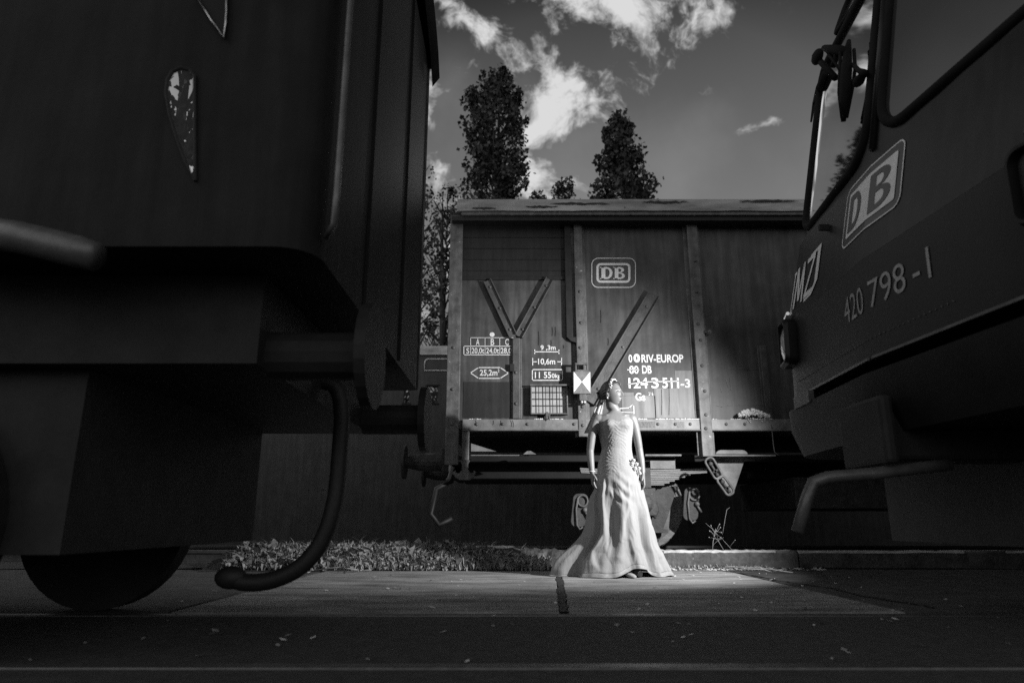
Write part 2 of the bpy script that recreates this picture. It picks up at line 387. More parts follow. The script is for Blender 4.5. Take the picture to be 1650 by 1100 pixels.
# crack crossing the slab to the right
vs = []; fs = []
cr = [at(1178, 912, 7.0), at(1213, 930, 6.2), at(1250, 950, 5.2), at(1300, 985, 4.2)]
cr = [Vector((1.95, 6.9, 0)), Vector((2.08, 6.4, 0)), Vector((2.1, 5.7, 0)), Vector((2.22, 5.1, 0)), Vector((2.2, 4.5, 0)), Vector((2.3, 3.8, 0))]
pts = []
for i in range(len(cr)-1):
    for k in range(6): pts.append(cr[i].lerp(cr[i+1], k/6))
for i, p in enumerate(pts):
    a = random.uniform(.006, .02); j = random.uniform(-.02, .02)
    vs += [(p.x+j-a, p.y, .0145), (p.x+j+a, p.y, .0145)]
    if i: fs.append((2*i-2, 2*i-1, 2*i+1, 2*i))
o = link('pavement_crack', rawmesh('pavement_crack', vs, fs, M['tar'])); o['kind'] = 'structure'
sheet('track_bed', -40, 40, 7.02, 18, .02, M['gravel'], 120, 30, .015)

def rail(x0, x1, y, ztop, label):
    b = MB(); prof = [(-.035, 0), (.035, 0), (.036, -.035), (.01, -.05), (.01, -.11), (.06, -.13), (.06, -.145), (-.06, -.145), (-.06, -.13), (-.01, -.11), (-.01, -.05), (-.036, -.035)]
    n = len(prof)
    vs = [(x, y+a, ztop+c) for x in (x0, x1) for a, c in prof]
    b.add(vs, [tuple(range(n)), tuple(range(2*n-1, n-1, -1))]+[(i, (i+1) % n, (i+1) % n+n, i+n) for i in range(n)])
    return tag(b.build('rail', M['steel'], bevel=.004), label, 'rail', 'railway rails')
rail(-30, 30, 2.42, .008, 'polished rail set in the dark paving nearest the camera')
rail(-30, 30, 3.70, .006, 'dull rail set along the near edge of the pale pavement')
RZ = .15
rail(-30, 30, 8.12, RZ, 'rail under the front wheels of the freight wagon')
rail(-30, 30, 9.56, RZ, 'rail on the far side under the freight wagon')

# kerb: one long concrete beam to the right, a half-buried broken one to the left
def rough_beam(name, x0, x1, y0, y1, z0, z1, m, n=40, amp=.012, sag=None):
    vs = []; fs = []
    for i in range(n+1):
        x = x0+(x1-x0)*i/n; s_ = sag(i/n) if sag else 0
        for (y, z) in ((y0, z0), (y0-.0, z1-.02), (y0+.02, z1), (y1, z1), (y1, z0)):
            vs.append((x+random.uniform(-.01, .01), y+random.uniform(-amp, amp)*.6, z+(random.uniform(-amp, amp)*.5+s_ if z > z0 else 0)))
    for i in range(n):
        for j in range(4): fs.append((i*5+j, (i+1)*5+j, (i+1)*5+j+1, i*5+j+1))
    fs += [(0, 1, 2, 3, 4), tuple(n*5+j for j in (4, 3, 2, 1, 0))]
    b = MB().add(vs, fs); o = b.build(name, m, smooth=False)
    o.data.materials.append(M['kerb_side'])
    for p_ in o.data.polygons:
        if abs(p_.normal.z) < .6: p_.material_index = 1  # upright faces take the darker kerb tone
    return o
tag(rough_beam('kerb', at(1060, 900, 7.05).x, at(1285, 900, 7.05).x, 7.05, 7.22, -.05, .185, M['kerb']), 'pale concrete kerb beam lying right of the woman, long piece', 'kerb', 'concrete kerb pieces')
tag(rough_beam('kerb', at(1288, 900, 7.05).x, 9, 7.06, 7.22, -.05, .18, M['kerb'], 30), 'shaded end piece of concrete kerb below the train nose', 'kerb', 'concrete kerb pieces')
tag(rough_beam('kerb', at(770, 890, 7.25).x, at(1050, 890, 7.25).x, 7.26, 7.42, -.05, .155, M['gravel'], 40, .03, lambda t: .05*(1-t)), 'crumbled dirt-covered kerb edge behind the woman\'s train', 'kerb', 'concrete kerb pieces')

# ================================================================== FREIGHT WAGON
WY = 7.5
wag = empty('freight_wagon', (4.2, 8.85, RZ), 'old two-axle covered freight wagon with diagonal braces and white stencilled writing, behind the woman', 'freight wagon')
WX0 = at(724, 500, WY).x; WX1 = WX0+9.3
def PZ(py, Y): return at(825, py, Y).z
def PX(px, py, Y): return at(px, py, Y).x
zs_top, zs_bot = PZ(675, 7.44), PZ(692, 7.44)          # sill channel
z_eave = PZ(343, 7.4); z_vent = PZ(450, WY)
b = MB(); b.box(WX0+.02, WX1, WY, 10.2, zs_bot+.02, z_eave+.05); b.build('wall', M['panel'], wag)
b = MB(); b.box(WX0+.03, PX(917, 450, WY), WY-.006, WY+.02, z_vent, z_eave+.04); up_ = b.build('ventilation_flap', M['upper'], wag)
# vent boards on the upper band of the left bay and right bays: horizontal ribs
b = MB()
for k in range(5):
    z = z_vent+.10+k*(z_eave-z_vent-.1)/5
    b.box(WX0+.16, PX(915, 450, WY), WY-.014, WY+.01, z, z+.010)
b.box(WX0+.14, PX(920, 450, WY), WY-.02, WY+.01, z_vent-.01, z_vent+.03)
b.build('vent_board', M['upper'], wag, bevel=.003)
# roof: shallow arch with a deep worn eave board
b = MB(); n = 18; prof = []
for i in range(n+1):
    t = i/n; y = 7.30+(10.4-7.30)*t; z = PZ(321, 7.30)+.42*math.sin(math.pi*t)
    prof.append((y, z))
rx0, rx1 = PX(737, 330, 7.3), WX1+.1
vs = []
for x in (rx0, rx1):
    for y, z in prof: vs.append((x, y, z))
    for y, z in reversed(prof): vs.append((x, y, z-.05))
m2 = 2*(n+1)
fs = [tuple(range(m2)), tuple(range(2*m2-1, m2-1, -1))]+[(i, (i+1) % m2, (i+1) % m2+m2, i+m2) for i in range(m2)]
rf = b.add(vs, fs).build('roof', M['roof'], wag)
ze0, ze1 = PZ(340, 7.28), PZ(321.5, 7.28)
b = MB(); nn = 70; vs = []; fs = []
for i in range(nn+1):
    x = rx0+(rx1-rx0)*i/nn; j = random.uniform(-.004, .004); j2 = random.uniform(-.003, .003)
    for y, z in ((7.27, ze0+j), (7.275+j2, (ze0+ze1)/2), (7.285, ze1+j2), (7.31, ze1+.004), (7.31, ze0)): vs.append((x, y, z))
for i in range(nn):
    for k in range(5): fs.append((i*5+k, (i+1)*5+k, (i+1)*5+(k+1) % 5, i*5+(k+1) % 5))
fs += [(0, 1, 2, 3, 4), tuple(nn*5+k for k in (4, 3, 2, 1, 0))]
b.add(vs, fs).build('eave_board', M['roof'], rf)
for xa, xb, py in ((885, 985, 328), (1032, 1112, 325.5), (1190, 1290, 324), (846, 900, 333), (760, 800, 336)):
    k = 14; up_e = []; lo_e = []
    for i in range(k+1):
        t = i/k; e_ = math.sin(math.pi*t)**.5; c = at(xa+(xb-xa)*t, py+random.uniform(-.8, .8), 7.2665); up_e.append((c.x, c.z+e_*random.uniform(.006, .020))); lo_e.append((c.x, c.z-e_*random.uniform(.004, .016)))
    MB().prism(up_e+lo_e[::-1], 7.2655, 7.2662).build('bare_patch', M['panel_dark'], rf)
b = MB(); b.box(rx0+.05, rx1, 7.29, 7.33, ze0-.045, ze0-.004); b.build('gutter', M['frame'], rf, bevel=.006)
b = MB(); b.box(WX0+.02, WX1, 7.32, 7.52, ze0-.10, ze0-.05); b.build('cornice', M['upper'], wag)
# sill channel
b = MB(); b.box(PX(745, 683, 7.44), WX1, 7.44, 7.52, zs_bot, zs_top); b.box(PX(745, 683, 7.44), WX1, 7.425, 7.52, zs_bot-.012, zs_bot-.001); sl_ = b.build('sill_beam', M['sill'], wag, bevel=.005)
for px in (768, 810, 850, 925, 1060, 1088, 1112, 1170, 1200):
    p = at(px, 683, 7.44); MB().blob((p.x, 7.438, p.z), (.018, .016, .018), 8, 6).build('bolt', M['brace'], sl_, smooth=True)
for a, c in ((757, 775), (862, 875), (888, 905), (1026, 1043), (1058, 1128), (1178, 1192), (1215, 1245), (1150, 1156)):
    x = PX(a, 676, 7.45); b = MB()
    while x < PX(c, 676, 7.45):
        b.blob((x, 7.455+random.uniform(-.012, .012), zs_top+.002), (random.uniform(.008, .022), .012, random.uniform(.004, .010)), 7, 5, .25); x += random.uniform(.012, .03)
    b.build('chalky_deposit', M['crumb'], sl_, smooth=True)
# dark cracks running down the sill paint
for px, dx in ((766, 2), (807, -2), (823, 1), (826, 1), (795, -1)):
    b = MB(); p = at(px, 677, 7.439); q = at(px+dx, random.uniform(684, 689), 7.439); b.bar(p, p.lerp(q, .5)+Vector((.006, 0, 0)), .006, .003); b.bar(p.lerp(q, .5)+Vector((.006, 0, 0)), q, .005, .003); b.build('paint_crack', M['black'], sl_)
# corner post and posts
def channel_post(pxa, pxb, ytop, ybot, Yf, m, name='post', bolts=(), flange=.05, slope=True):
    b = MB(); zt, zb = PZ(ytop, Yf), PZ(ybot, Yf)
    x0, x1 = PX(pxa, 600, Yf), PX(pxb, 600, Yf)
    b.box(x0, x1, Yf, WY-.012, zb, zt); b.box(x0-flange, x1+flange, WY-.011, WY+.004, zb, zt)
    o = b.build(name, m, wag, bevel=.006)
    for z in bolts: MB().blob(((x0+x1)/2+random.uniform(-.01, .01), Yf-.002, PZ(z, Yf)), (.019, .014, .019), 8, 6).build('bolt', M['brace'], o, smooth=True)
    return o
channel_post(720, 741, 346, 748, 7.42, M['frame'], 'corner_post', (560, 627, 683), .0)
channel_post(746, 757.5, 692.5, 741, 7.45, M['frame'], 'step_bracket', (), 0)
channel_post(930, 944, 352, 703, 7.43, M['frame'], 'post', (470, 520, 560, 655, 685), .035)
channel_post(1123, 1141, 352, 733, 7.42, M['frame'], 'post', (420, 470, 522, 548, 589, 630, 668, 690), .035)
for dx in (2.75, 4.1, 5.5): 
    b = MB(); x = PX(1130, 550, 7.38)+dx; b.box(x, x+.12, 7.38, WY-.012, zs_bot, z_eave); b.build('post', M['frame'], wag, bevel=.006)
channel_post(1228, 1238, 556, 690, 7.462, M['brace'], 'door_frame', (), .02)
channel_post(914, 925, 352, 543, 7.44, M['black'], 'door_guide', (), 0)
b = MB(); b.prism([(p.x, p.z) for p in (at(914, 543, 7.44), at(929, 543, 7.44), at(929, 552, 7.44), at(920, 549, 7.44))], 7.44, WY-.003); b.build('door_guide_foot', M['black'], wag)
# V braces, their post, the long diagonal
def brace(a, b_, wd, Y, m=M['brace'], name='brace', bolts=True):
    pa, pb = at(*a, Y), at(*b_, Y); pa.y = pb.y = (Y+WY)/2-.004
    mb = MB(); mb.bar(pa, pb, wd, WY-Y-.012); d = (pb-pa).normalized(); sd_ = d.cross(Vector((0, 1, 0)))
    for k in (-1, 1):
        o_ = sd_*k*wd/2; mb.bar(pa+o_+Vector((0, -.02, 0)), pb+o_+Vector((0, -.02, 0)), .012, WY-Y+.012)
    o = mb.build(name, m, wag, bevel=.003)
    if bolts:
        for t in (.12, .5, .88):
            p = pa.lerp(pb, t); MB().blob((p.x, Y-.004, p.z), (.016, .012, .016), 8, 6).build('bolt', M['frame'], o, smooth=True)
brace((785, 452), (827, 542), .085, 7.468); brace((886, 450), (836, 542), .085, 7.466)
channel_post(826, 838, 544, 674, 7.462, M['brace'], 'post', (600, 650), .018)
b = MB(); b.box(PX(821.5, 580, 7.45), PX(829, 580, 7.45), 7.45, WY+.001, PZ(598, 7.45), PZ(586, 7.45)); b.build('latch', M['black'], wag, bevel=.004)
brace((1054, 474), (951, 648), .135, 7.452, M['brace'])
# painted fields: dark lower panel, patches overpainted in lighter paint
def field(name, x0, y0, x1, y1, m, off=.004, label=None):
    b = MB(); a = at(x0, y1, WY-off); c = at(x1, y0, WY-off); b.box(a.x, c.x, WY-off, WY+.001, a.z, c.z); o = b.build(name, m, wag)
    if label: o['label'] = label
    return o
field('lower_panel', 746, 615, 827, 673, M['panel_dark'], .005, 'dark lower panel in the end bay')
field('paint_patch', 1092, 597, 1122, 673, M['patch'], .004); field('paint_patch', 1056, 625.5, 1091.6, 673, M['patch'], .0035); field('paint_patch', 1003, 637.5, 1055.6, 673, M['patch'], .0035)
field('paint_patch', 1000, 632, 1021, 637.3, M['patch'], .0035)
field('dark_field', 1020, 652, 1021, 665, M['brace'], .0045)
# sill patches
for a, c, d in ((1004, 1056, 0), (1090, 1103, 0)):
    b = MB(); p = at(a, 679, 7.438); q = at(c, 689, 7.438); b.box(p.x, q.x, 7.4385, 7.445, q.z, p.z); b.build('bare_primer', M['brace'], sl_)
# ---- writing
WT = WY-.0065
class Paint:
    def __init__(s): s.mb = MB()
    def _put(s, V, F, Y=WT): s.mb.add([(x, Y, z) for x, z in V], F)
    def text(s, t, x0, y0, x1, y1, wgt=.012):
        V, F = text2d(t, wgt); a = at(x0, y1, WT); c = at(x1, y0, WT)
        s._put([(a.x+(c.x-a.x)*u, a.z+(c.z-a.z)*v) for u, v in V], F)
    def line(s, pts, wpx):
        for (a, b_) in zip(pts[:-1], pts[1:]):
            p, q = at(*a, WT), at(*b_, WT); d = (q-p).normalized(); n_ = Vector((-d.z, 0, d.x))*wpx*WT/FPX/2; e = d*wpx*WT/FPX*.45
            s.mb.add([p-n_-e, q-n_+e, q+n_+e, p+n_-e], [(0, 1, 2, 3)])
    def poly(s, pls):
        pls = [[(at(x, y, WT).x, at(x, y, WT).z) for x, y in p] for p in pls]; V, F = shape2d(pls); s._put([(v.x, v.y) for v in V], F)
    def build(s, name, m=None):
        return s.mb.build(name, m or M['stencil'], wag, fixn=False)
p = Paint()
p.line([(827, 543.9), (758.3, 543.9), (758.3, 557.6)], .95); p.line([(827, 557.6), (747.4, 557.6), (747.4, 571.5), (827, 571.5)], 1.25)
for x in (781.6, 805.3): p.line([(x, 543.9), (x, 571.5)], .9)
p.line([(758.3, 557.6), (758.3, 571.5)], .9)
for t, a in (('A', 766.8), ('B', 790.6), ('C', 814)): p.text(t, a, 545.7, a+5.8, 556)
p.text('S', 751.3, 560.5, 756.2, 569.4)
for t, a, c in (('20,0t', 759.7, 780.2), ('24,0t', 783.2, 804), ('28,0t', 806.6, 828)): p.text(t, a, 560.3, c, 570.6, .014)
p.build('load_table')
p = Paint(); p.poly([[(793+4*math.cos(R(a)), 538.8+3.7*math.sin(R(a))) for a in range(0, 360, 20)]]); p.build('white_dot')
p = Paint(); p.line([(758, 600.5), (771, 592), (806, 592), (819.2, 600.8), (806, 609.3), (771, 609.3), (758, 600.5)], 1.5)
p.text('25,2m', 773, 595.3, 801.5, 606.6, .02); p.text('2', 802, 594.6, 804.6, 599.2, .02); p.build('floor_area_mark')
p = Paint(); p.text('9 ,3m', 871, 556, 895.3, 565, .02); p.line([(861.5, 566.6), (900.6, 566.6)], 1.5)
for x in (861.5, 900.6): p.line([(x, 563.6), (x, 569.4)], 1.5)
p.build('loading_length_mark')
p = Paint(); p.text('10,6m', 867, 577.3, 894.5, 588.4, .02); p.line([(859, 582.6), (864.5, 582.6)], 1.4); p.line([(898.5, 582.6), (904.3, 582.6)], 1.4)
for x in (858.3, 904.8): p.line([(x, 577), (x, 588)], 1.4)
p.build('overall_length_mark')
p = Paint(); p.line([(857.8, 595.2), (906.2, 595.2), (906.2, 612.4), (857.8, 612.4), (857.8, 595.2)], 1.5); p.text('11 55', 861.8, 599, 888, 609.2, .02); p.text('0kg', 889, 601.6, 903, 611, .02); p.build('tare_weight_mark')
p = Paint(); p.text('0', 1013, 571, 1018.4, 583.8, .03); p.text('0', 1021, 569.8, 1031, 583.8, .06); p.text('RIV-EUROP', 1033.8, 570.8, 1100.6, 584, .025)
p.text('80', 1014.3, 589, 1028.6, 602, .025); p.line([(1011, 595.5), (1029.5, 595.5)], 1.3); p.text('DB', 1034.8, 588.6, 1049.4, 601.8, .025)
p.text('124', 1013, 608.4, 1043.4, 625.3, .02); p.text('3', 1049.8, 608.4, 1060.7, 625.3, .02); p.text('511', 1067.5, 608.4, 1093.4, 625.3, .02); p.text('-3', 1097, 610.3, 1111.5, 624.4, .02)
p.line([(1012.3, 619), (1038, 615), (1092.7, 614)], 1.3); p.text('Gs', 1024.3, 632.5, 1039.3, 645.6, .025); p.text('216', 1045, 631.5, 1052.5, 637, .01)
p.line([(998, 658), (1014, 656.7), (1018.5, 652), (1021, 652.5), (1021.6, 666)], 1.4); p.line([(1001, 663.4), (1020.7, 664.3)], .8); p.build('wagon_number')
p = Paint()
def ringpx(x0, x1, y0, y1, r, t): return [rrect(x0, x1, y0, y1, r), rrect(x0+t, x1-t, y0+t, y1-t, r-t)]
p.poly(ringpx(953, 1024.6, 415.4, 463.6, 11, 1.3)); p.poly(ringpx(961, 1015.8, 423.8, 455.6, 7, 3.6))
def flip(ls): return [[(x, 449.5-(y-430.2)) for x, y in q] for q in ls]
p.poly(flip(letter_D(969, 430.2, 18, 19.3, .36, .16))); p.poly(flip(letter_B(990.5, 430.2, 16.5, 19.3, .36)))
for x, wd in ((966.8, 6), (988.4, 6)):
    p.line([(x, 430.9), (x+wd, 430.9)], 1.4); p.line([(x, 448.8), (x+wd, 448.8)], 1.4)
em = p.build('railway_emblem')
# scratches and chalk lines in the right bay
for q in ([(1155, 653), (1163, 655), (1172, 653), (1235, 651)], [(1172, 594), (1187, 592), (1206, 595), (1222, 594)], [(1162, 626), (1163, 632)], [(1170, 612), (1174, 624)], [(1176, 608), (1178, 628)]):
    p = Paint(); p.line(q, .8); p.build('scratch', M['frame'])
for x, y0, y1 in ((868, 534, 556), (888, 548, 556), (890, 527, 541), (895, 527, 541), (908, 556, 561), (980, 545, 556), (968, 500, 520), (1078, 623, 668), (1066, 627, 668)):
    p = Paint(); p.line([(x, y0), (x+.6, (y0+y1)/2), (x, y1)], .8); p.build('rust_streak', M['black'])
# lamp/handle details
b = MB(); q = at(1143, 535, 7.36); b.blob(q, (.03, .04, .03), 8, 6); b.bar(q, q+Vector((0, .12, 0)), .03, .03, (0, 0, 1)); b.build('latch', M['frame'], wag)
# document holder with wire grille
HY = 7.42
hd = MB(); x0, x1 = PX(857, 645, HY), PX(913, 645, HY); z0, z1 = PZ(665, HY), PZ(622, HY)
hd.box(x0, x1, HY+.05, WY-.001, z0, z1)
hold = hd.build('document_holder', M['holder_lit'], wag)  # back is paler: light inside the holder put into its colour
b = MB(); b.box(x0-.02, x1+.035, HY-.01, WY-.001, z1+.004, z1+.022); b.box(x0-.014, x0, HY, HY+.08, z0, z1); b.box(x1, x1+.014, HY, HY+.08, z0, z1); b.box(x0-.014, x1+.014, HY, HY+.08, z0-.014, z0); b.build('holder_frame', M['frame'], hold, bevel=.003)
b = MB()
for k in range(1, 5): x = x0+(x1-x0)*k/5; b.tube([(x, HY+.02, z0), (x, HY+.018, z1)], .0042, 6)
for k in range(1, 4): z = z0+(z1-z0)*k/4+.01; b.tube([(x0, HY+.021, z), (x1, HY+.021, z)], .0036, 6)
b.build('wire_grille', M['black'], hold)
b = MB(); q = at(882, 668, HY); b.box(q.x-.02, q.x+.012, HY-.012, HY+.04, q.z-.05, q.z+.03); b.bar((q.x+.02, HY-.02, q.z-.06), (q.x+.024, HY-.01, q.z+.02), .012, .012, (1, 0, 0)); b.build('holder_latch', M['brace'], hold, bevel=.004)
# underframe
b = MB(); b.box(WX0+.1, WX1-.1, 8.25, 9.45, .95+RZ*0, 1.16); b.box(WX0+.05, WX1, 7.9, 10.0, 1.12, 1.2); b.build('underframe', M['bumper'], wag, bevel=.01)
UZ = PZ(733, 7.6)
b = MB(); b.box(PX(759, 733, 7.6), PX(852, 733, 7.6), 7.6, 7.64, UZ-.006, UZ+.004); b.prism([(a.x, a.z) for a in (at(759, 714, 7.62), at(800, 727, 7.62), at(759, 727, 7.62))], 7.62, 7.64)
b.prism([(a.x, a.z) for a in (at(843, 732, 7.58), at(849, 727, 7.58), at(855, 726.5, 7.58), at(864, 732, 7.58))], 7.55, 7.62); b.build('foot_step', M['sill'], wag)
b = MB(); b.box(PX(1040, 733, 7.75), PX(1098, 733, 7.75), 7.75, 7.84, PZ(734.2, 7.75), PZ(731.6, 7.75)); b.box(PX(1048, 748, 7.85), PX(1088, 748, 7.85), 7.85, 7.9, PZ(755, 7.85), PZ(742, 7.85)); b.build('spring_seat', M['sill'], wag)
b = MB(); b.box(PX(1133, 733, 7.4), PX(1250, 733, 7.4), 7.4, 7.75, PZ(734.5, 7.4), PZ(732.3, 7.4)); b.tube([at(1243, 684, 7.44), at(1246, 715, 7.43), at(1248, 728, 7.42), at(1254, 733, 7.42)], .006, 6); b.build('step_plate', M['frame'], wag)
b = MB(); b.prism([(a.x, a.z) for a in (at(1152, 735, 7.6), at(1202, 735, 7.6), at(1184, 789, 7.6), at(1176, 797, 7.6), at(1168, 785, 7.6))], 7.6, 7.66)
b.prism([(at(1153+26+26*math.cos(R(a)), 731.5-7*min(1, 1.5*math.sin(R(a))), 7.5).x, at(1153, 731.5-7*min(1, 1.5*math.sin(R(a))), 7.5).z) for a in range(0, 181, 12)], 7.5, 7.6); b.build('support_bracket', M['sill'], wag, bevel=.004)
# coupling links hanging at the bracket
def chain_link(c, ang, ln, wd, Y, par, nm):
    pts = []
    ax = Vector((math.cos(ang), 0, math.sin(ang))); sx_ = Vector((-ax.z, 0, ax.x))
    for x, y in rrect(-ln/2, ln/2, -wd/2, wd/2, wd*.42, 5): pts.append(Vector((c.x, Y, c.z))+ax*x+sx_*y)
    b = MB(); b.tube(pts, .013, 8, closed=True)
    o = b.build(nm, M['frame'], par, smooth=True)
    b2 = MB(); p0 = Vector((c.x, Y+.01, c.z))
    b2.bar(p0-ax*ln*.33, p0+ax*ln*.33, .02, .02); b2.blob(p0-ax*ln*.22, (.025, .02, .025), 8, 6); b2.bar(p0+ax*ln*.15-sx_*wd*.4, p0+ax*ln*.15+sx_*wd*.4, .022, .02); b2.blob(p0+ax*ln*.33, (.02, .02, .02), 8, 6)
    b2.build('link_pin', M['under'], o, smooth=True)
chain_link(at(1150, 754, 7.36), R(-62), .235, .095, 7.36, wag, 'shackle_link'); chain_link(at(1169, 782, 7.36), R(-57), .21, .09, 7.36, wag, 'shackle_link')
# leaf spring
SY = 7.82; cxs = PX(1038, 765, SY); sp = MB(); zt = PZ(755, SY)
for k in range(9):
    half = .70-.06*k if k > 2 else .72-.005*k; n = 14; vs = []; fs = []; t = .0165
    for i in range(n+1):
        x = -half+2*half*i/n; z = zt-k*.0195+.02*(x/.7)**2-.01
        vs += [(cxs+x, SY, z), (cxs+x, SY+.09, z), (cxs+x, SY+.09, z-t), (cxs+x, SY, z-t)]
    for i in range(n):
        for j in range(4): fs.append((i*4+j, (i+1)*4+j, (i+1)*4+(j+1) % 4, i*4+(j+1) % 4))
    fs += [(0, 1, 2, 3), tuple(n*4+j for j in (3, 2, 1, 0))]; sp.add(vs, fs)
spr = sp.build('leaf_spring', M['spring'], wag)
MB().box(cxs-.07, cxs+.07, SY-.015, SY+.11, zt-.21, zt+.01).build('spring_buckle', M['under'], spr, bevel=.006)
# wheels and axle guards
def wheelset(x):
    z = RZ+.5
    b = MB(); ring = []; n = 48
    prof = [(.50, .0), (.50, .115), (.53, .12), (.53, .135), (.45, .137), (.44, .115), (.18, .085), (.14, .10), (.14, -.03), (.18, -.03), (.43, .0), (.44, -.005)]
    for j in range(n):
        a = 2*math.pi*j/n
        for r, d in prof: ring.append((x+r*math.cos(a), 8.06+d, z+r*math.sin(a)))
    k = len(prof)
    fs = [(j*k+i, j*k+(i+1) % k, ((j+1) % n)*k+(i+1) % k, ((j+1) % n)*k+i) for j in range(n) for i in range(k)]
    whl = b.add(ring, fs).build('wheel', M['wheel'], wag, smooth=False)
    b = MB(); ring = []
    for j in range(n):
        a = 2*math.pi*j/n
        for r, d in ((.502, -.004), (.502, .06), (.44, .0), (.44, -.008)): ring.append((x+r*math.cos(a), 8.056+d, z+r*math.sin(a)))
    fs = [(j*4+i, j*4+(i+1) % 4, ((j+1) % n)*4+(i+1) % 4, ((j+1) % n)*4+i) for j in range(n) for i in range(4)]
    b.add(ring, fs).build('tyre', M['spring'], whl)
    b = MB(); b.tube([(x, 7.8, z), (x, 9.9, z)], .08, 14); b.box(x-.13, x+.13, 7.72, 7.97, z-.13, z+.17); b.blob((x, 7.72, z), (.10, .05, .10), 14, 8); b.build('axle_box', M['under'], wag, bevel=.012)
    return whl
wx = PX(1030, 815, 8.06)
wheelset(wx); w2 = wheelset(wx+5.4)
def guard(x):
    b = MB(); s_ = x-wx
    b.prism([(a.x+s_, a.z) for a in (at(960, 783, 7.95), at(1093, 783, 7.95), at(1077, 832, 7.95), at(1062, 873, 7.95), at(985, 873, 7.95))], 7.985, 8.0)
    b.prism([(a.x+s_, a.z) for a in (at(1050, 852, 7.9), at(1075, 852, 7.9), at(1075, 858, 7.9), at(1050, 858, 7.9))], 7.86, 7.98)
    b.tube([at(1040, 800, 7.9)+Vector((s_, 0, 0)), at(1054, 806, 7.88)+Vector((s_, 0, 0)), at(1058, 822, 7.88)+Vector((s_, 0, 0)), at(1054, 832, 7.88)+Vector((s_, 0, 0)), at(1050, 826, 7.88)+Vector((s_, 0, 0))], .03, 10)
    return b.build('axle_guard', M['under'], wag, bevel=.004)
guard(wx)
def spring_hanger(px, py, mirror):
    Y = 7.78; b = MB(); c = at(px, py, Y)
    pl = rrect(-.085, .085, -.19, .17, .06, 5); b.prism([(c.x+(x*mirror)+(-.03 if z < -.05 else 0), c.z+z) for x, z in pl], Y, Y+.03)
    o = b.build('spring_hanger', M['under'], wag, bevel=.006)
    b = MB(); rp_ = [(c.x+.02+.055*math.cos(R(a)), Y-.02, c.z+.09+.06*math.sin(R(a))) for a in range(0, 360, 20)]; b.tube(rp_, .011, 8, closed=True); b.build('ring', M['frame'], o, smooth=True)
    b = MB(); b.tube([(c.x-.03, Y-.02, c.z+.12), (c.x-.055, Y-.02, c.z-.0), (c.x-.05, Y-.02, c.z-.17), (c.x-.02, Y-.02, c.z-.215), (c.x+.015, Y-.02, c.z-.19)], .011, 8); b.blob((c.x+.045, Y-.02, c.z-.01), (.03, .03, .03), 9, 7); b.bar((c.x+.04, Y-.025, c.z-.02), (c.x+.085, Y-.025, c.z-.10), .02, .016); b.build('hook', M['frame'], o, smooth=True)
spring_hanger(1116, 810, 1); spring_hanger(936, 820, 1)
# jacking hook and buffer at the end
b = MB(); pl = [(741, 741), (757, 741), (754, 748), (754, 756), (758, 762), (763, 761), (763, 757), (767, 760), (764, 768), (757, 773), (740, 773), (733, 768), (730, 760), (734, 757), (735, 761), (740, 762), (744, 756), (744, 748)]
b.prism([(at(x, y, 7.43).x, at(x, y, 7.43).z) for x, y in pl], 7.43, 7.47); b.build('towing_hook', M['frame'], wag, bevel=.005)
b = MB(); b.tube([at(720, 774, 7.44), at(724, 770, 7.44), at(727, 757, 7.44), at(731, 752, 7.44)], .02, 8); b.build('foot_bracket', M['frame'], wag, smooth=True)
for y in (7.95, 9.75):
    b = MB(); b.tube([(WX0, y, 1.12), (WX0-.35, y, 1.12), (WX0-.5, y, 1.12)], [.11, .10, .06], 14); b.disc((WX0-.5, y, 1.12), .19, .03, 24, 'x'); b.build('buffer', M['under'], wag, smooth=False)
b = MB(); b.tube([(WX0, 8.5, .95), (WX0-.2, 8.5, .85), (WX0-.26, 8.5, .55), (WX0-.15, 8.5, .42), (WX0, 8.5, .5)], .03, 10); b.build('brake_hose', M['hose'], wag, smooth=True)
b = MB(); b.box(PX(700, 700, 7.7)+.1, WX0+.02, 7.6, 10.1, 1.0, 1.24); b.build('end_beam', M['under'], wag)
b = MB(); b.box(3.2, 5.6, 7.9, 9.8, .6, .95); b.build('battery_box', M['under'], wag, bevel=.01)

# end-of-train board hung on the wagon post
BY = 7.335
brd = empty('end_of_train_board', at(937, 655, BY), 'small signal board with two white triangles hung on the wagon post beside her head', 'signal board')
a = at(924, 634, BY); c = at(951.5, 598, BY)
b = MB(); b.box(a.x, c.x, BY, BY+.05, a.z, c.z); b.build('board', M['signgrey'], brd, bevel=.006)
tl, tr, bl, br_, mid = at(924.6, 599, BY-.003), at(950.8, 599, BY-.003), at(924.6, 632, BY-.003), at(950.8, 632, BY-.003), at(937.6, 615, BY-.003)
MB().add([tl, bl, mid], [(0, 1, 2)]).build('white_triangle', M['white'], brd, fixn=False); MB().add([tr, mid, br_], [(0, 1, 2)]).build('white_triangle', M['white'], brd, fixn=False)
a2 = at(927, 598, BY); c2 = at(947.5, 584, BY)
fr = MB()
for (x0, x1, z0, z1) in ((a2.x, c2.x, c2.z-.022, c2.z), (a2.x, c2.x, a2.z, a2.z+.02), (a2.x, a2.x+.018, a2.z+.02, c2.z-.022), (c2.x-.018, c2.x, a2.z+.02, c2.z-.022)): fr.box(x0, x1, BY+.005, BY+.045, z0, z1)
fr.bar(((a2.x+c2.x)/2+.03, BY+.02, a2.z), ((a2.x+c2.x)/2+.03, BY+.02, c2.z), .012, .012); fr.build('carrying_handle', M['frame'], brd, bevel=.003)
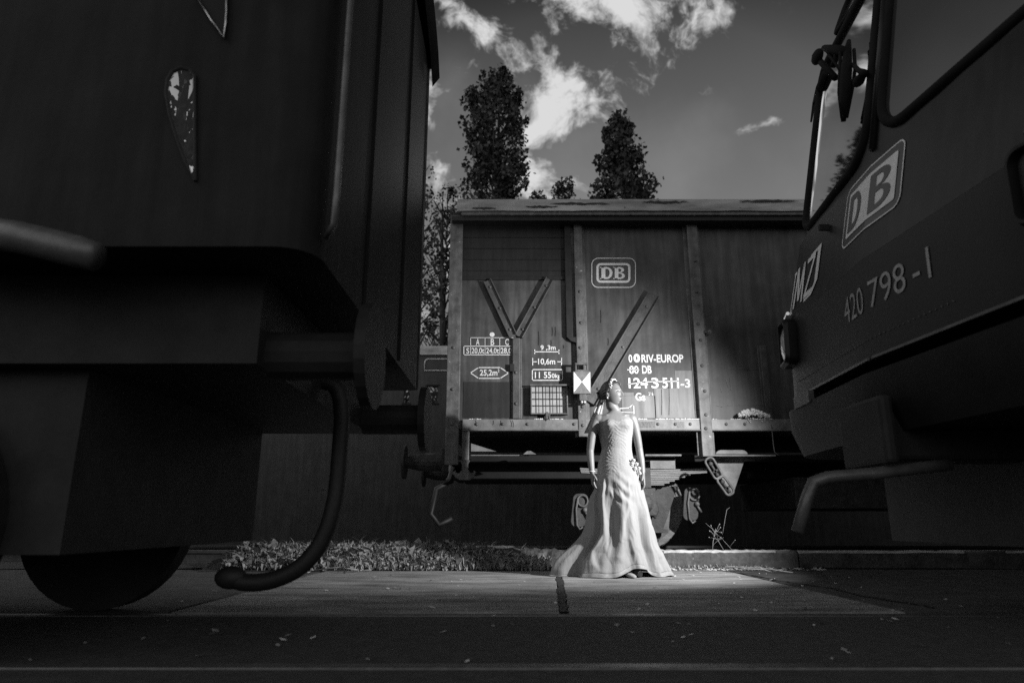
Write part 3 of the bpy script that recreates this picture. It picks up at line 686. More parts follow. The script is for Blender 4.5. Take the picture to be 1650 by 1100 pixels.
a3 = at(925, 645, BY+.01); c3 = at(945, 634.5, BY+.01); b = MB(); b.box(PX(934, 640, BY), c3.x, BY+.01, BY+.06, a3.z, c3.z); b.box(PX(935, 650, BY), PX(944, 650, BY), BY+.02, 7.42, PZ(650, BY), PZ(645.5, BY)); b.build('bracket', M['frame'], brd, bevel=.003)
b = MB(); b.blob(at(937.5, 647.5, BY), (.012, .02, .014), 8, 6); b.blob(at(942, 647.5, BY), (.012, .02, .014), 8, 6); b.build('clip', M['white'], brd)

# white fluff on the sill
b = MB()
for k in range(150):
    t = random.random(); ang_ = random.uniform(0, 2*math.pi)
    c = at(1190+48*t, 671-11*math.sin(math.pi*min(1, t*.9+.1))*random.random()**.6, 7.43)
    b.blob(c+Vector((random.uniform(-.01, .01), random.uniform(-.04, .02), 0)), (random.uniform(.008, .022), random.uniform(.01, .02), random.uniform(.008, .018)), 7, 5, .35)
for k in range(14):
    c = at(random.uniform(1200, 1235), random.uniform(672, 680), 7.425); b.blob(c, (random.uniform(.004, .008),)*3, 5, 4, .3)
tag(b.build('fluff_clump', M['fluff'], smooth=False), 'clump of white fluff stuck on the wagon sill near the train nose', 'fluff')

# ================================================================== TRAIN NOSE ON THE RIGHT
YC = 3.14
LV = [(.85, 1.72), (1.0, 1.66), (1.13, 1.655), (1.20, 1.70), (1.40, 1.705), (1.70, 1.715), (2.25, 1.843), (2.33, 1.857), (3.65, 2.132), (4.05, 2.30), (4.22, 2.45), (4.32, 2.75), (4.36, 3.2)]
def X0(z):
    return float(np.interp(z, [a for a, _ in LV], [b_ for _, b_ in LV]))
def plan(dy, z=0.):
    a = abs(dy); dx = (.074+.034*max(0, min(1, (z-2.25)/.08)))*min(a, 1.1)
    if a > 1.05: dx += .30*(1-math.sqrt(max(0, 1-((a-1.05)/.31)**2)))
    return dx
def EF(dy, z, off=0.): return Vector((X0(z)+plan(dy, z)-off, YC+dy, z))
emu = empty('electric_train', (6, YC, .0), 'dark commuter train nose with railway emblem and number 420 798-1, at the right edge', 'train')
dys = [-1.36, -1.358, -1.34, -1.30, -1.24, -1.16, -1.05, -.8, -.5, -.25, 0, .25, .5, .8, 1.05, 1.16, 1.24, 1.30, 1.34, 1.358, 1.36]
def emu_shell(levels, name, m, cap_top=False):
    vs = []; fs = []; k = len(dys)+2
    for z, x in levels:
        sc = 1.0 if z < 3.9 else max(.4, 1-(z-3.9)*.9)
        ring = [Vector((X0(z)+plan(d, z), YC+d*sc, z)) for d in dys]
        ring = [Vector((18, YC-1.36*sc, z))]+ring+[Vector((18, YC+1.36*sc, z))]
        vs += ring
    n = len(levels)
    for i in range(n-1):
        for j in range(k): fs.append((i*k+j, (i+1)*k+j, (i+1)*k+(j+1) % k, i*k+(j+1) % k))
    fs += [tuple(range(k)), tuple(range(n*k-1, (n-1)*k-1, -1))]
    o = MB().add(vs, fs).build(name, m, emu, smooth=True)
    try:
        o.data.set_sharp_from_angle(angle=R(25))
    except Exception: pass
    return o
emu_shell([l for l in LV if l[0] >= 1.70], 'body', M['emu'])
emu_shell([(1.20, X0(1.2)), (1.40, 0), (1.699, 0)], 'lower_body', M['emu_lower'])
emu_shell([(.85, 0), (1.0, 0), (1.13, 0)], 'bumper', M['bumper'])
b = MB(); b.box(2.3, 17, 1.95, 4.3, .35, .9); b.build('underframe', M['black'], emu)
# rubbing strip line of studs and bright edge on the valance
b = MB(); b.bar(EF(1.0, 1.205, .008), EF(.02, 1.205, .008), .012, .012, (0, 0, 1)); b.bar(EF(-.02, 1.205, .008), EF(-1.0, 1.205, .008), .012, .012, (0, 0, 1)); b.build('trim_strip', M['pipe'], emu)
b = MB()
for k in range(46):
    d = 1.0-k*.035; p_ = EF(d, 1.30, .002); b.blob(p_, (.004, .004, .004), 5, 4)
b.build('rivet_row', M['frame'], emu)
def on_emu(V, F, name, m, off, par=emu, fixn=False):
    return MB().add([EF(x, z, off) for x, z in V], F).build(name, m, par, fixn=fixn)
def pane(name, d0, d1, z0, z1, r, off, m, par=emu, tilt=None):
    out_ = rrect(d0, d1, z0, z1, r, 6); cx, cz = (d0+d1)/2, (z0+z1)/2; V = []; F = []; n = len(out_)
    for s_ in (1, .93, .8, .6, .35, .1): V += [(cx+(x-cx)*s_, cz+(z-cz)*s_) for x, z in out_]
    for i in range(5):
        for j in range(n): F.append((i*n+j, i*n+(j+1) % n, (i+1)*n+(j+1) % n, (i+1)*n+j))
    F.append(tuple(5*n+j for j in range(n)))
    mb = MB().add([EF(x, z, off) for x, z in V], F)
    o = mb.build(name, m, par, smooth=True, fixn=True); return o
def seal(d0, d1, z0, z1, r, t, off, par, nm='window_seal', m=None):
    pts = [EF(x, z, off) for x, z in rrect(d0, d1, z0, z1, r, 6)]
    MB().tube(pts, (t, t*.6) if False else t, 8, closed=True).build(nm, m or M['rubber'], par, smooth=True)
for s_ in (1, -1):
    a, c = (.07, 1.16) if s_ > 0 else (-1.16, -.07)
    g = pane('windscreen', a, c, 2.33, 3.58, .20, .006, M['glass'] if s_ > 0 else M['glass_dark']); seal(a, c, 2.33, 3.58, .20, .028, .008, g)
g = pane('destination_window', -.95, .95, 3.74, 4.02, .08, .006, M['glass']); seal(-.95, .95, 3.74, 4.02, .08, .02, .008, g)
# centre pillar highlight strip
b = MB(); b.tube([EF(-.01, 2.30, .004), EF(-.01, 3.66, .004)], .022, 10); b.build('centre_pillar', M['emu'], emu, smooth=True)
# emblem
HW, Z0e, Z1e = .287, 1.862, 2.215
def half(poly, lo, hi):   # clip a polygon (list of (x, z)) to lo <= x <= hi
    def clip(p, f, ins):
        o = []
        for i in range(len(p)):
            a, c = p[i-1], p[i]
            if ins(a) != ins(c):
                t = (f-a[0])/(c[0]-a[0]); o.append((f, a[1]+(c[1]-a[1])*t))
            if ins(c): o.append(c)
        return o
    p = clip(poly, lo, lambda q: q[0] >= lo); return clip(p, hi, lambda q: q[0] <= hi)
E = lambda x: -x       # reading direction runs from far to near, so x grows towards the viewer's right
def dense(p, k=8): return [tuple(np.array(p[i])*(1-t/k)+np.array(p[(i+1) % len(p)])*t/k) for i in range(len(p)) for t in range(k)]
emb = MB(); ring_o = dense(rrect(-HW, HW, Z0e, Z1e, .055, 8)); ring_i = dense(rrect(-HW+.008, HW-.008, Z0e+.008, Z1e-.008, .047, 8))
n = len(ring_o)
emb.add([EF(E(x), z, .0045) for x, z in ring_o+ring_i], [(j, (j+1) % n, (j+1) % n+n, j+n) for j in range(n)])
em_ = emb.build('railway_emblem', M['white'], emu, fixn=False)
for lo, hi in ((-1, 0), (0, 1)):
    q = half(rrect(-HW+.006, HW-.006, Z0e+.006, Z1e-.006, .049, 8), lo, hi); MB().add([EF(E(x), z, .003) for x, z in q], [tuple(range(len(q)))]).build('dark_field', M['logo_red'], em_, fixn=False)
    q = half(rrect(-HW+.048, HW-.048, Z0e+.048, Z1e-.048, .012, 4), lo, hi); MB().add([EF(E(x), z, .006) for x, z in q], [tuple(range(len(q)))]).build('white_field', M['whitechip'], em_, fixn=False)
for nm, ls in (('letter', letter_D(-HW+.07, Z0e+.07, .145, Z1e-Z0e-.14, .3, .17)), ('letter', letter_B(.02, Z0e+.07, .185, Z1e-Z0e-.14, .3))):
    V, F = shape2d(ls); MB().add([EF(E(v.x), v.y, .009) for v in V], F).build(nm, M['logo_red'], em_, fixn=False)
# running number
for t, d0, d1 in (('420', .245, .02), ('798', -.035, -.31), ('-1', -.36, -.475)):
    V, F = text2d(t, -.004); z0, z1 = 1.44, 1.575
    if t == '-1': pass
    MB().add([EF(d0+(d1-d0)*u, z0+(z1-z0)*v, .004) for u, v in V], F).build('running_number', M['grey_num'], emu, fixn=False)
# city badge on the far side of the nose: white frame with tall slanted letters
bd = MB()
def badge_poly(p): bd.add([EF(d, z, .005) for d, z in p], [tuple(range(len(p)))])
def stroke(a, c, wd):
    a = Vector((a[0], a[1])); c = Vector((c[0], c[1])); d = (c-a).normalized(); n_ = Vector((-d.y, d.x))*wd/2
    badge_poly([tuple(a-n_), tuple(c-n_), tuple(c+n_), tuple(a+n_)])
zb0, zb1 = 1.78, 2.05
stroke((.66, zb1), (1.16, zb1), .024); stroke((.66, zb0+.05), (.66, zb1+.012), .05); stroke((.72, zb0), (1.16, zb0), .028); stroke((.655, zb0+.06), (.725, zb0), .03)
for q in (((1.05, zb0), (1.03, zb1)), ((1.03, zb1), (.97, zb0+.03)), ((.97, zb0+.03), (.92, zb1)), ((.92, zb1), (.90, zb0)), ((.86, zb1-.02), (.72, zb1-.02)), ((.73, zb1-.02), (.85, zb0+.02)), ((.86, zb0+.02), (.72, zb0+.02)), ((1.12, zb0), (1.11, zb1)), ((1.16, zb0+.14), (1.11, zb0+.14))): stroke(*q, .030)
bd.build('city_badge', M['white'], emu, fixn=False)
# headlights
def headlight(s_):
    c = s_*1.10; b = MB(); ring = rrect(-.11, .11, -.15, .15, .05, 5); n = len(ring); vs = []
    zc = 1.56
    for k, off in ((1.0, -.02), (1.0, .05), (.92, .075), (.84, .075), (.84, .03)): vs += [EF(c+x*k, zc+z*k, off) for x, z in ring]
    fs = [(i*n+j, i*n+(j+1) % n, (i+1)*n+(j+1) % n, (i+1)*n+j) for i in range(4) for j in range(n)]
    h = b.add(vs, fs).build('headlight', M['emu'], emu, smooth=False)
    V = [EF(c, zc, .07)]; F = []
    for k, off in ((.35, .066), (.7, .05), (.84, .032)): V += [EF(c+x*k, zc+z*k, off) for x, z in ring]
    F = [(0, 1+j, 1+(j+1) % n) for j in range(n)]+[(1+i*n+j, 1+(i+1)*n+j, 1+(i+1)*n+(j+1) % n, 1+i*n+(j+1) % n) for i in range(2) for j in range(n)]
    MB().add(V, F).build('lens', M['lens'] if s_ > 0 else M['black'], h, smooth=True)
    MB().tube([EF(c+.05*s_, zc+.185, .03), EF(c-.05*s_, zc+.19, .035)], .012, 8).build('lamp_hood', M['chrome'], h)
headlight(1); headlight(-1)
MB().bar(EF(.55, 2.12, .0), EF(.55, 2.12, .06), .02, .035, (0, 0, 1)).build('hand_grip', M['black'], emu)
b = MB(); b.bar(EF(.98, 1.155, .01), EF(.72, 1.155, .01), .03, .07, (0, 0, 1)); b.build('tail_plate', M['brace'], emu)
# wipers
wip = MB()
def PF(px, py, lift):     # point a given height above the windscreen seen at a pixel
    d = ray(px, py); t = 4.0
    for _ in range(40):
        q = Vector((0, 0, CAM_H))+d*t; f = X0(q.z)+plan(q.y-YC, q.z)-lift
        t *= f/q.x
    return Vector((0, 0, CAM_H))+d*t
wip.tube([PF(1368, 66, .07), PF(1366, 80, .08), PF(1364, 110, .09), PF(1362, 140, .09), PF(1360, 170, .075), PF(1359, 196, .06)], [.012, .022, .032, .034, .026, .014], 8)
wip.tube([PF(1376, 80, .05), PF(1378, 110, .05), PF(1374, 140, .05), PF(1364, 190, .05)], .010, 6)
wip.tube([PF(1354, 84, .12), PF(1353, 120, .12), PF(1352, 150, .11), PF(1357, 190, .08)], .010, 6)
wip.build('wiper', M['rubber'], emu, smooth=True)
wip = MB(); wip.tube([PF(1328, 78, .16), PF(1342, 80, .14), PF(1356, 82, .11), PF(1366, 88, .08)], [.02, .028, .03, .02], 8); wip.tube([PF(1313, 90, .2), PF(1326, 104, .17), PF(1346, 126, .12)], [.02, .018, .02], 8); wip.tube([PF(1330, 80, .16), PF(1354, 114, .12)], .009, 6)
wip.tube([PF(1342, 108, .13), PF(1348, 90, .12)], .018, 6); wip.tube([PF(1374, 104, .06), PF(1384, 114, .06), PF(1394, 119, .06)], [.012, .014, .022], 7); wip.blob(PF(1384, 130, .05), (.03, .05, .03), 9, 7); wip.blob(PF(1317, 92, .2), (.03, .06, .045), 8, 6); wip.build('wiper_arm', M['rubber'], emu, smooth=True)
wip = MB(); wip.tube([PF(1331, 118, .02), PF(1322, 140, .02), PF(1312, 165, .02), PF(1307, 196, .02)], [.03, .03, .02, .008], 8); wip.build('wiper', M['rubber'], emu, smooth=True)
# pipe and coupler under the nose
b = MB(); b.tube([Vector((1.21, 3.0, .42)), Vector((1.265, 3.0, .56)), Vector((1.30, 3.0, .625)), Vector((1.36, 3.0, .645)), Vector((1.55, 3.0, .66)), Vector((1.9, 3.0, .7))], .026, 12); b.build('coupler_pipe', M['pipe'], emu, smooth=True)
b = MB(); b.box(1.62, 2.4, YC-.12, YC+.12, .72, .98); b.box(1.60, 1.66, YC-.2, YC+.2, .70, 1.0); b.build('coupler', M['black'], emu, bevel=.02)
for wy in (2.42, 3.70):
    b = MB(); ring = []
    b.tube([(3.3, wy-.06, .46), (3.3, wy+.06, .46)], .45, 40); b.build('wheel', M['black'], emu)

# ================================================================== CARRIAGE ON THE LEFT
CX, CY0, CY1, CZ0 = -.652, 2.08, 4.62, 1.33
car = empty('passenger_carriage', (-5, 3.35, .0), 'black railway carriage filling the left side, its end towards the gap', 'carriage')
def carr_ring(z, rr=.14, inset=0):
    pts = []
    for cx, cy, a0 in ((CX-rr, CY1-rr, 0),): pass
    for i in range(7):
        a = R(-90+90*i/6); pts.append((CX-rr+rr*math.cos(a)-inset, CY0+rr+rr*math.sin(a)))
    for i in range(5):
        a = R(90*i/4); pts.append((CX-.05+.05*math.cos(a)-inset, CY1-.05+.05*math.sin(a)))
    pts += [(-13, CY1), (-13, CY0)]
    return [Vector((x, y, z)) for x, y in pts]
rs = [carr_ring(z) for z in (CZ0, 3.9)]; k = len(rs[0])
vs = rs[0]+rs[1]; fs = [(j, (j+1) % k, (j+1) % k+k, j+k) for j in range(k)]+[tuple(range(k)), tuple(range(2*k-1, k-1, -1))]
bod = MB().add(vs, fs).build('body', M['carr'], car, smooth=True)
try: bod.data.set_sharp_from_angle(angle=R(30))
except Exception: pass
b = MB(); n = 20; vs = []; fs = []
for x, dz in ((-13, 0), (CX+.02, 0), (CX+.075, -.02), (CX+.085, -.08), (CX+.03, -.16)):
    for i in range(n+1):
        t = i/n; y = CY0-.05+(CY1-CY0+.08)*t; z = 3.9+.42*math.sin(math.pi*t)**.6+dz
        vs.append((x, y, z))
for a in range(4):
    for i in range(n): fs.append((a*(n+1)+i, a*(n+1)+i+1, (a+1)*(n+1)+i+1, (a+1)*(n+1)+i))
b.add(vs, fs).build('roof', M['carr_end'], car, smooth=True)
b = MB(); b.tube([(CX+.015, 2.17, 1.40), (CX+.05, 2.13, 1.43), (CX+.052, 2.13, 1.55), (CX+.052, 2.13, 3.4), (CX+.01, 2.15, 3.46)], .012, 10); b.build('handrail', M['pipe'], car, smooth=True)
b = MB(); b.bar((CX+.004, 2.85, CZ0+.02), (CX+.004, 2.85, 3.9), .012, .02, (1, 0, 0)); b.bar((CX+.004, 3.8, CZ0+.02), (CX+.004, 3.8, 3.9), .012, .02, (1, 0, 0)); b.build('end_door_frame', M['carr'], car)
# corner bead catching light
b = MB(); b.tube([(CX+.002, CY1-.015, CZ0), (CX+.002, CY1-.015, 3.88)], .010, 8); b.build('corner_bead', M['frame'], car, smooth=True)
# D-shaped side window, pointed upper window, curved polished pipe
FY = CY0-.006
def side_pane(pts, nm, m=None):
    q = [at(x, y, FY) for x, y in pts]; c = sum(q, Vector())/len(q)
    o = MB().add([v for v in q], [tuple(range(len(q)))]).build(nm, m or M['glass_cloudy'], car, fixn=False)
    o.data.flip_normals() if (q[1]-q[0]).cross(q[2]-q[0]).y > 0 else None
    MB().tube([v+Vector((0, -.002, 0)) for v in q], .006, 6, closed=True).build('window_frame', M['black'], o)
    return o
dpts = [(315, 292), (300, 262), (285, 222), (274, 185), (268, 150), (270, 130), (278, 116), (292, 110), (306, 113), (314, 122)]
side_pane(dpts, 'end_window')
side_pane([(300, -90), (318, -4), (340, 32), (362, 62), (365, 20), (365, -90)], 'door_window', M['glass_dark'])
b = MB(); q = [at(318, -4, FY-.01), at(340, 32, FY-.01), at(361, 62, FY-.01), at(365, 20, FY-.01), at(365, -60, FY-.01)]; b.tube(q, [.006, .004, .007, .003, .003], 6); b.build('window_trim', M['chrome'], car, smooth=True)
b = MB(); q = [at(-120, 372, 1.98), at(-40, 372, 1.98), at(30, 382, 1.98), at(85, 395, 1.98), at(125, 405, 1.98), at(156, 414, 1.98)]; b.tube(q, [(.05, .05)]*5+[(.045, .045)], 14); b.build('bent_pipe', M['pipe'], car, smooth=True)
# underframe, buffers, hose
b = MB(); b.box(-12.5, CX-.25, 2.35, 4.35, 1.0, CZ0-.002); b.box(-12.5, CX-.9, 2.45, 4.25, .35, 1.0); b.build('underframe', M['black'], car)
for y in (2.5, 4.15):
    b = MB(); b.tube([(CX-.25, y, 1.06), (CX+.1, y, 1.06)], .09, 14); b.disc((CX+.14, y, 1.06), .2, .04, 24, 'x'); b.build('buffer', M['black'], car)
def chaikin(p, k=2):
    for _ in range(k): p = [p[0]]+[q for a_, c_ in zip(p[:-1], p[1:]) for q in (a_.lerp(c_, .25), a_.lerp(c_, .75))]+[p[-1]]
    return p
b = MB(); b.tube(chaikin([Vector((CX-.30, 3.2, 1.12)), Vector((-.80, 3.2, 1.08)), at(545, 760, 3.2), at(541, 800, 3.2), at(530, 845, 3.2), at(512, 885, 3.2), at(480, 918, 3.2), at(436, 936, 3.2), at(400, 939, 3.2), at(378, 934, 3.2)]), .038, 12); b.blob(at(372, 930, 3.2), (.075, .05, .05), 10, 7); b.build('brake_hose', M['hose'], car, smooth=True)
b = MB(); q = at(528, 801, 4.0); b.box(q.x-.04, q.x+.06, 4.0, 4.06, q.z-.02, q.z+.02); q = at(513, 790, 4.0); b.bar(at(497, 791, 4.0), at(525, 788, 4.0), .012, .012); b.build('lamp_iron', M['frame'], car)
for x in (-2.2, -4.4):
    for y in (2.42, 3.86): MB().tube([(x, y-.06, .46), (x, y+.06, .46)], .45, 36).build('wheel', M['black'], car)

# ================================================================== COACH BEHIND, SEEN THROUGH THE GAP
co = empty('parked_coach', (-4, 14.4, 0), 'dark coach with pale roof parked beyond, seen in the gap left of the wagon', 'coach')
KY = 13.0
zr0, zr1 = PZ(572, KY), PZ(547, KY)
def xk(px, py=600): return PX(px, py, KY)
holes = [(xk(652), xk(661), PZ(649, KY), PZ(622, KY)), (xk(689), xk(706), PZ(649, KY), PZ(622, KY))]
xs = [-16]+[q for h in holes for q in h[:2]]+[9]
b = MB(); zlo, zhi = holes[0][2], holes[0][3]
b.box(-16, 9, KY, KY+.08, .95, zlo); b.box(-16, 9, KY, KY+.08, zhi, zr0)
for i in range(0, len(xs), 2): b.box(xs[i], xs[i+1], KY, KY+.08, zlo, zhi)
b.build('wall', M['coach'], co)
b = MB(); b.box(-16, 9, KY+2.72, KY+2.8, .95, 2.6); b.box(-16, 9, KY+2.72, KY+2.8, 3.55, zr0); b.box(-16, -3.2, KY+2.72, KY+2.8, 2.6, 3.55); b.box(-.8, 9, KY+2.72, KY+2.8, 2.6, 3.55); b.box(-16, 9, KY, KY+2.8, .02, .95); b.build('wall', M['coach'], co)
for x0, x1, z0, z1 in holes:
    zb = PZ(634.5, KY); f = MB()
    f.box(x0-.03, x1+.03, KY-.015, KY-.001, z0-.03, z0); f.box(x0-.03, x1+.03, KY-.015, KY-.001, z1, z1+.03); f.box(x0, x1, KY-.01, KY+.03, zb-.03, zb+.03)
    fo = f.build('window', M['black'], co); MB().box(x0, x1, KY+.03, KY+.034, z0, z1).build('pane', M['clear'], fo)
b = MB(); n = 12; vs = []; fs = []
for x in (-16, 9):
    for i in range(n+1): t = i/n; vs.append((x, KY-.04+2.9*t, zr0+(zr1-zr0)*min(1, 1.9*math.sin(math.pi*t))**.8))
for i in range(n): fs.append((i, i+1, n+2+i, n+1+i))
b.add(vs, fs).build('roof', M['coach_roof'], co, smooth=True)
b = MB(); pr = [(xk(720), PZ(597, KY)), (xk(684), PZ(597, KY)), (xk(684), PZ(583, KY)), (xk(685.5), PZ(580, KY)), (xk(689), PZ(578.5, KY)), (xk(720), PZ(578.5, KY))]
b.tube([(x, KY-.012, z) for x, z in pr], .011, 6); b.build('white_panel_frame', M['white'], co)
for x in (-9, -6.5, 1, 3.5): MB().tube([(x, KY+.4, .6), (x, KY+2.3, .6)], .45, 24).build('wheel', M['black'], co)

# ================================================================== TREES
def poplar(name, loc, top, prof, dens, label, group, leaf=.18, seed=1, trunk_r=.28, low=3.0):
    rg = np.random.RandomState(seed)
    t = empty(name, loc, label, 'tree', group); x0, y0, _ = loc
    mb = MB(); npt = 9; path = []; rad = []
    for i in range(npt):
        f = i/(npt-1); path.append((x0+.25*math.sin(3*f+seed), y0+.2*math.cos(2*f+seed), top*.97*f)); rad.append(trunk_r*(1-f)**.8+.02)
    mb.tube(path, rad, 8)
    zs = [p_[0] for p_ in prof]; rs_ = [p_[1] for p_ in prof]
    cl = []
    z = low
    while z < top-.3:
        r = np.interp(z, zs, rs_)
        nlimb = 3 if r > .8 else 2
        for k in range(nlimb):
            a = rg.uniform(0, 2*math.pi); l_ = r*rg.uniform(.55, 1.0); 
            base = Vector((x0, y0, z-.9*l_)); tip = Vector((x0+l_*math.cos(a), y0+l_*math.sin(a), z+.45*l_))
            mid_ = base.lerp(tip, .55)+Vector((0, 0, -.12*l_)); mb.tube([base, mid_, tip], [.05, .035, .012], 5, cap=False)
            for q in (.5, .8, 1.0, 1.08):
                c = base.lerp(tip, q); cl.append((c.x+rg.normal(0, .18), c.y+rg.normal(0, .18), c.z+rg.normal(0, .25)))
        z += rg.uniform(.22, .4)
    mb.build('trunk', M['bark'], t, fixn=False)
    cl = np.array(cl); keep = rg.rand(len(cl)) < dens*np.clip(.78+.5*np.sin(cl[:, 2]*2.1+cl[:, 0]*2.7+seed)*np.sin(cl[:, 0]*3.1-cl[:, 2]*1.3), 0, 1); cl = cl[keep]; m = 40
    rr = rg.uniform(.22, .62, len(cl)); cen = np.repeat(cl, m, 0); rad_ = np.repeat(rr, m)
    off = rg.normal(0, .45, (len(cen), 3))*rad_[:, None]*np.array([1, 1, 1.25]); P = cen+off
    an = np.arctan2(P[:, 1]-y0, P[:, 0]-x0); rmax = np.interp(P[:, 2], zs, rs_)*(1.06+.34*np.sin(3*an+P[:, 2]*1.5+seed)*np.sin(P[:, 2]*2.3+seed*2))+.08; d = np.hypot(P[:, 0]-x0, P[:, 1]-y0); P = P[(d < rmax) & (P[:, 2] < top+.1)]
    n = len(P); s = leaf*rg.uniform(.6, 1.25, n)
    a = rg.normal(0, 1, (n, 3)); a /= np.linalg.norm(a, axis=1)[:, None]; c = np.cross(a, rg.normal(0, 1, (n, 3))); c /= np.linalg.norm(c, axis=1)[:, None]
    Q = np.stack([P-a*s[:, None]*.62, P-c*s[:, None]*.48, P+a*s[:, None]*.62, P+c*s[:, None]*.48], 1)-np.array(loc)
    me_o = quads('crown', Q, [M['poplar']]); me_o.parent = t
    return t
TY = 30.0
def tz(py, Y=TY): return PZ(py, Y)
def tw(px_half, Y=TY): return px_half/FPX*Y*1.08
def tree_at(px, pytop, Y, prof_px, dens, label, seed, leaf=.18, low=3.):
    pos = at(px, pytop, Y); prof = [(0, .3)]+sorted([(at(px, y, Y).z, w_/FPX*Y/ (ray(px, y).y)) for y, w_ in prof_px])
    return poplar('poplar_tree', (pos.x+ (0), Y, 0), pos.z, prof, dens, label, 'poplars behind the wagons', leaf, seed, low=low)
tree_at(797, 110, TY, [(110, 10), (135, 30), (165, 46), (200, 52), (250, 52), (300, 54), (350, 58), (450, 60), (560, 55), (650, 40)], .98, 'tallest dark poplar, standing behind the left half of the wagon roof', 11)
tree_at(998, 176, TY, [(176, 8), (195, 16), (215, 24), (250, 37), (280, 45), (310, 55), (400, 60), (560, 55), (650, 40)], 1.0, 'narrow-topped dark poplar right of the tallest one', 5)
tree_at(668, 235, 27., [(235, 14), (260, 28), (300, 34), (340, 45), (420, 55), (500, 60), (560, 55), (640, 50)], .24, 'thin poplar beside the black carriage edge', 3, .14, 3.)
tree_at(722, 302, 33., [(302, 10), (320, 22), (360, 34), (450, 44), (560, 46), (640, 45)], .28, 'lower loose poplar between the thin one and the tallest', 8, .14, 3.5)
tree_at(912, 288, 34., [(288, 8), (300, 15), (330, 22), (450, 30), (600, 28)], .9, 'small poplar top showing between the two big poplars', 21, .14)
tree_at(866, 310, 34., [(310, 6), (325, 14), (450, 28), (600, 25)], .9, 'lowest poplar tip just above the wagon roof', 22, .14)
# trees on the photographer's side of the yard: what the glass reflects
for i, (x, y, h) in enumerate(((-9.3, -13, 19),)):
    poplar('poplar_tree', (x, y, 0), h, [(0, .3), (2.5, 1.6), (7, 2.6), (13, 2.2), (h, .3)], .42, 'broad poplar on the near side of the yard, behind the photographer', None, .2, 40+i, low=2.)

# ================================================================== WEEDS, LITTER, TWIGS
rg = np.random.RandomState(9)
def blades(n, xf, yf, hf, wf, z0=.012, seedz=None, curl=.6):
    Q = []
    for i in range(n):
        y = yf(); x = xf(y); h = hf(); wd = wf(); a = rg.uniform(0, 2*math.pi); ln = Vector((math.cos(a), math.sin(a), 0)); s_ = Vector((-ln.y, ln.x, 0))
        b0 = Vector((x, y, z0+rg.uniform(-.005, .02)+(bank(x, y) if x < xr else 0))); m1 = b0+Vector((0, 0, h*.65))+ln*h*curl*.35; m2 = b0+Vector((0, 0, h*(.95-curl*.35*rg.rand())))+ln*h*curl
        Q.append([b0-s_*wd*.2, b0+s_*wd*.2, m1+s_*wd*.5, m1-s_*wd*.5]); Q.append([m1-s_*wd*.5, m1+s_*wd*.5, m2+s_*wd*.06, m2-s_*wd*.06])
    return Q
xl, xr = -2.75, PX(885, 905, 7.0)
xs_ = np.linspace(xl-.2, xr+.15, 60); ysb = np.linspace(6.74, 7.62, 12); vs = []; fs = []
def bank(x, y): return max(0, min(1, (y-6.76)/.55))*.15*max(0, min(1, (xr+.1-x)/1.1))**.7
for j, y in enumerate(ysb):
    for i, x in enumerate(xs_):
        vs.append((x, y+(random.uniform(-.03, .03) if j else 0), .011+bank(x, y)+(random.uniform(-.012, .012) if j else 0)))
        if i and j: k = j*60+i; fs.append((k-61, k-60, k, k-1))
o = link('dirt_bank', rawmesh('dirt_bank', vs, fs, M['gravel'], True)); o['kind'] = 'structure'
Q = blades(6800, lambda y: rg.uniform(xl, xr-.0+(y-7.0)*.1), lambda: 6.74+.72*rg.beta(1.2, 1.3), lambda: .03+.08*rg.rand()**2, lambda: .010+.022*rg.rand())
Q += blades(420, lambda y: rg.uniform(xl, xr-.35), lambda: 6.75+.6*rg.rand(), lambda: .07+.08*rg.rand(), lambda: .03+.05*rg.rand(), curl=.9)
Q += blades(1500, lambda y: rg.uniform(xl, xr-.1), lambda: 6.74+.75*rg.rand(), lambda: .06+.12*rg.rand()**2, lambda: .003+.005*rg.rand(), curl=.7)
Q += blades(500, lambda y: rg.uniform(1.0, 2.5), lambda: 7.0+.06*rg.rand(), lambda: .015+.03*rg.rand()**2, lambda: .005+.012*rg.rand())
tag(quads('weeds', np.array([[list(v) for v in q] for q in Q]), [M['leaf'], M['straw']], idx=(rg.rand(len(Q)) < .22).astype(int)), 'low strip of leafy weeds and dry grass along the pavement back edge', 'weeds', kind='stuff')
# bigger weed in front of the strip
def weed(px, py, Y, n, h, label, m='leaf'):
    c = at(px, py, Y); c.z = .01; t = empty('weed', c, label, 'weed', 'single weeds on the pavement'); b = MB(); lf = []
    for i in range(n):
        a = rg.uniform(0, 2*math.pi); d = Vector((math.cos(a), math.sin(a)*.6, 0)); hh = h*rg.uniform(.5, 1); r_ = h*rg.uniform(.3, .9)
        p = [c, c+d*r_*.4+Vector((0, 0, hh*.8)), c+d*r_+Vector((0, 0, hh*.75))]; b.tube(p, [.004, .003, .0015], 5)
        s_ = Vector((-d.y, d.x, 0)).normalized(); L1 = p[1].lerp(p[2], .2); L2 = p[2]+d*.03-Vector((0, 0, hh*.25)); md_ = L1.lerp(L2, .5)+Vector((0, 0, .012)); wd = .02+.02*rg.rand()
        lf.append([L1, md_+s_*wd, L2, md_-s_*wd])
    b.build('stem', M['straw'], t, smooth=True); o = quads('leaf', np.array([[list(v-c) for v in q] for q in lf]), [M[m]]); o.parent = t
weed(578, 928, 6.55, 9, .16, 'leafy weed growing out in front of the weed strip'); weed(720, 905, 6.9, 7, .15, 'broad-leaved weed standing up within the weed strip'); weed(555, 930, 6.4, 6, .09, 'flat straggling weed at the front left of the strip')
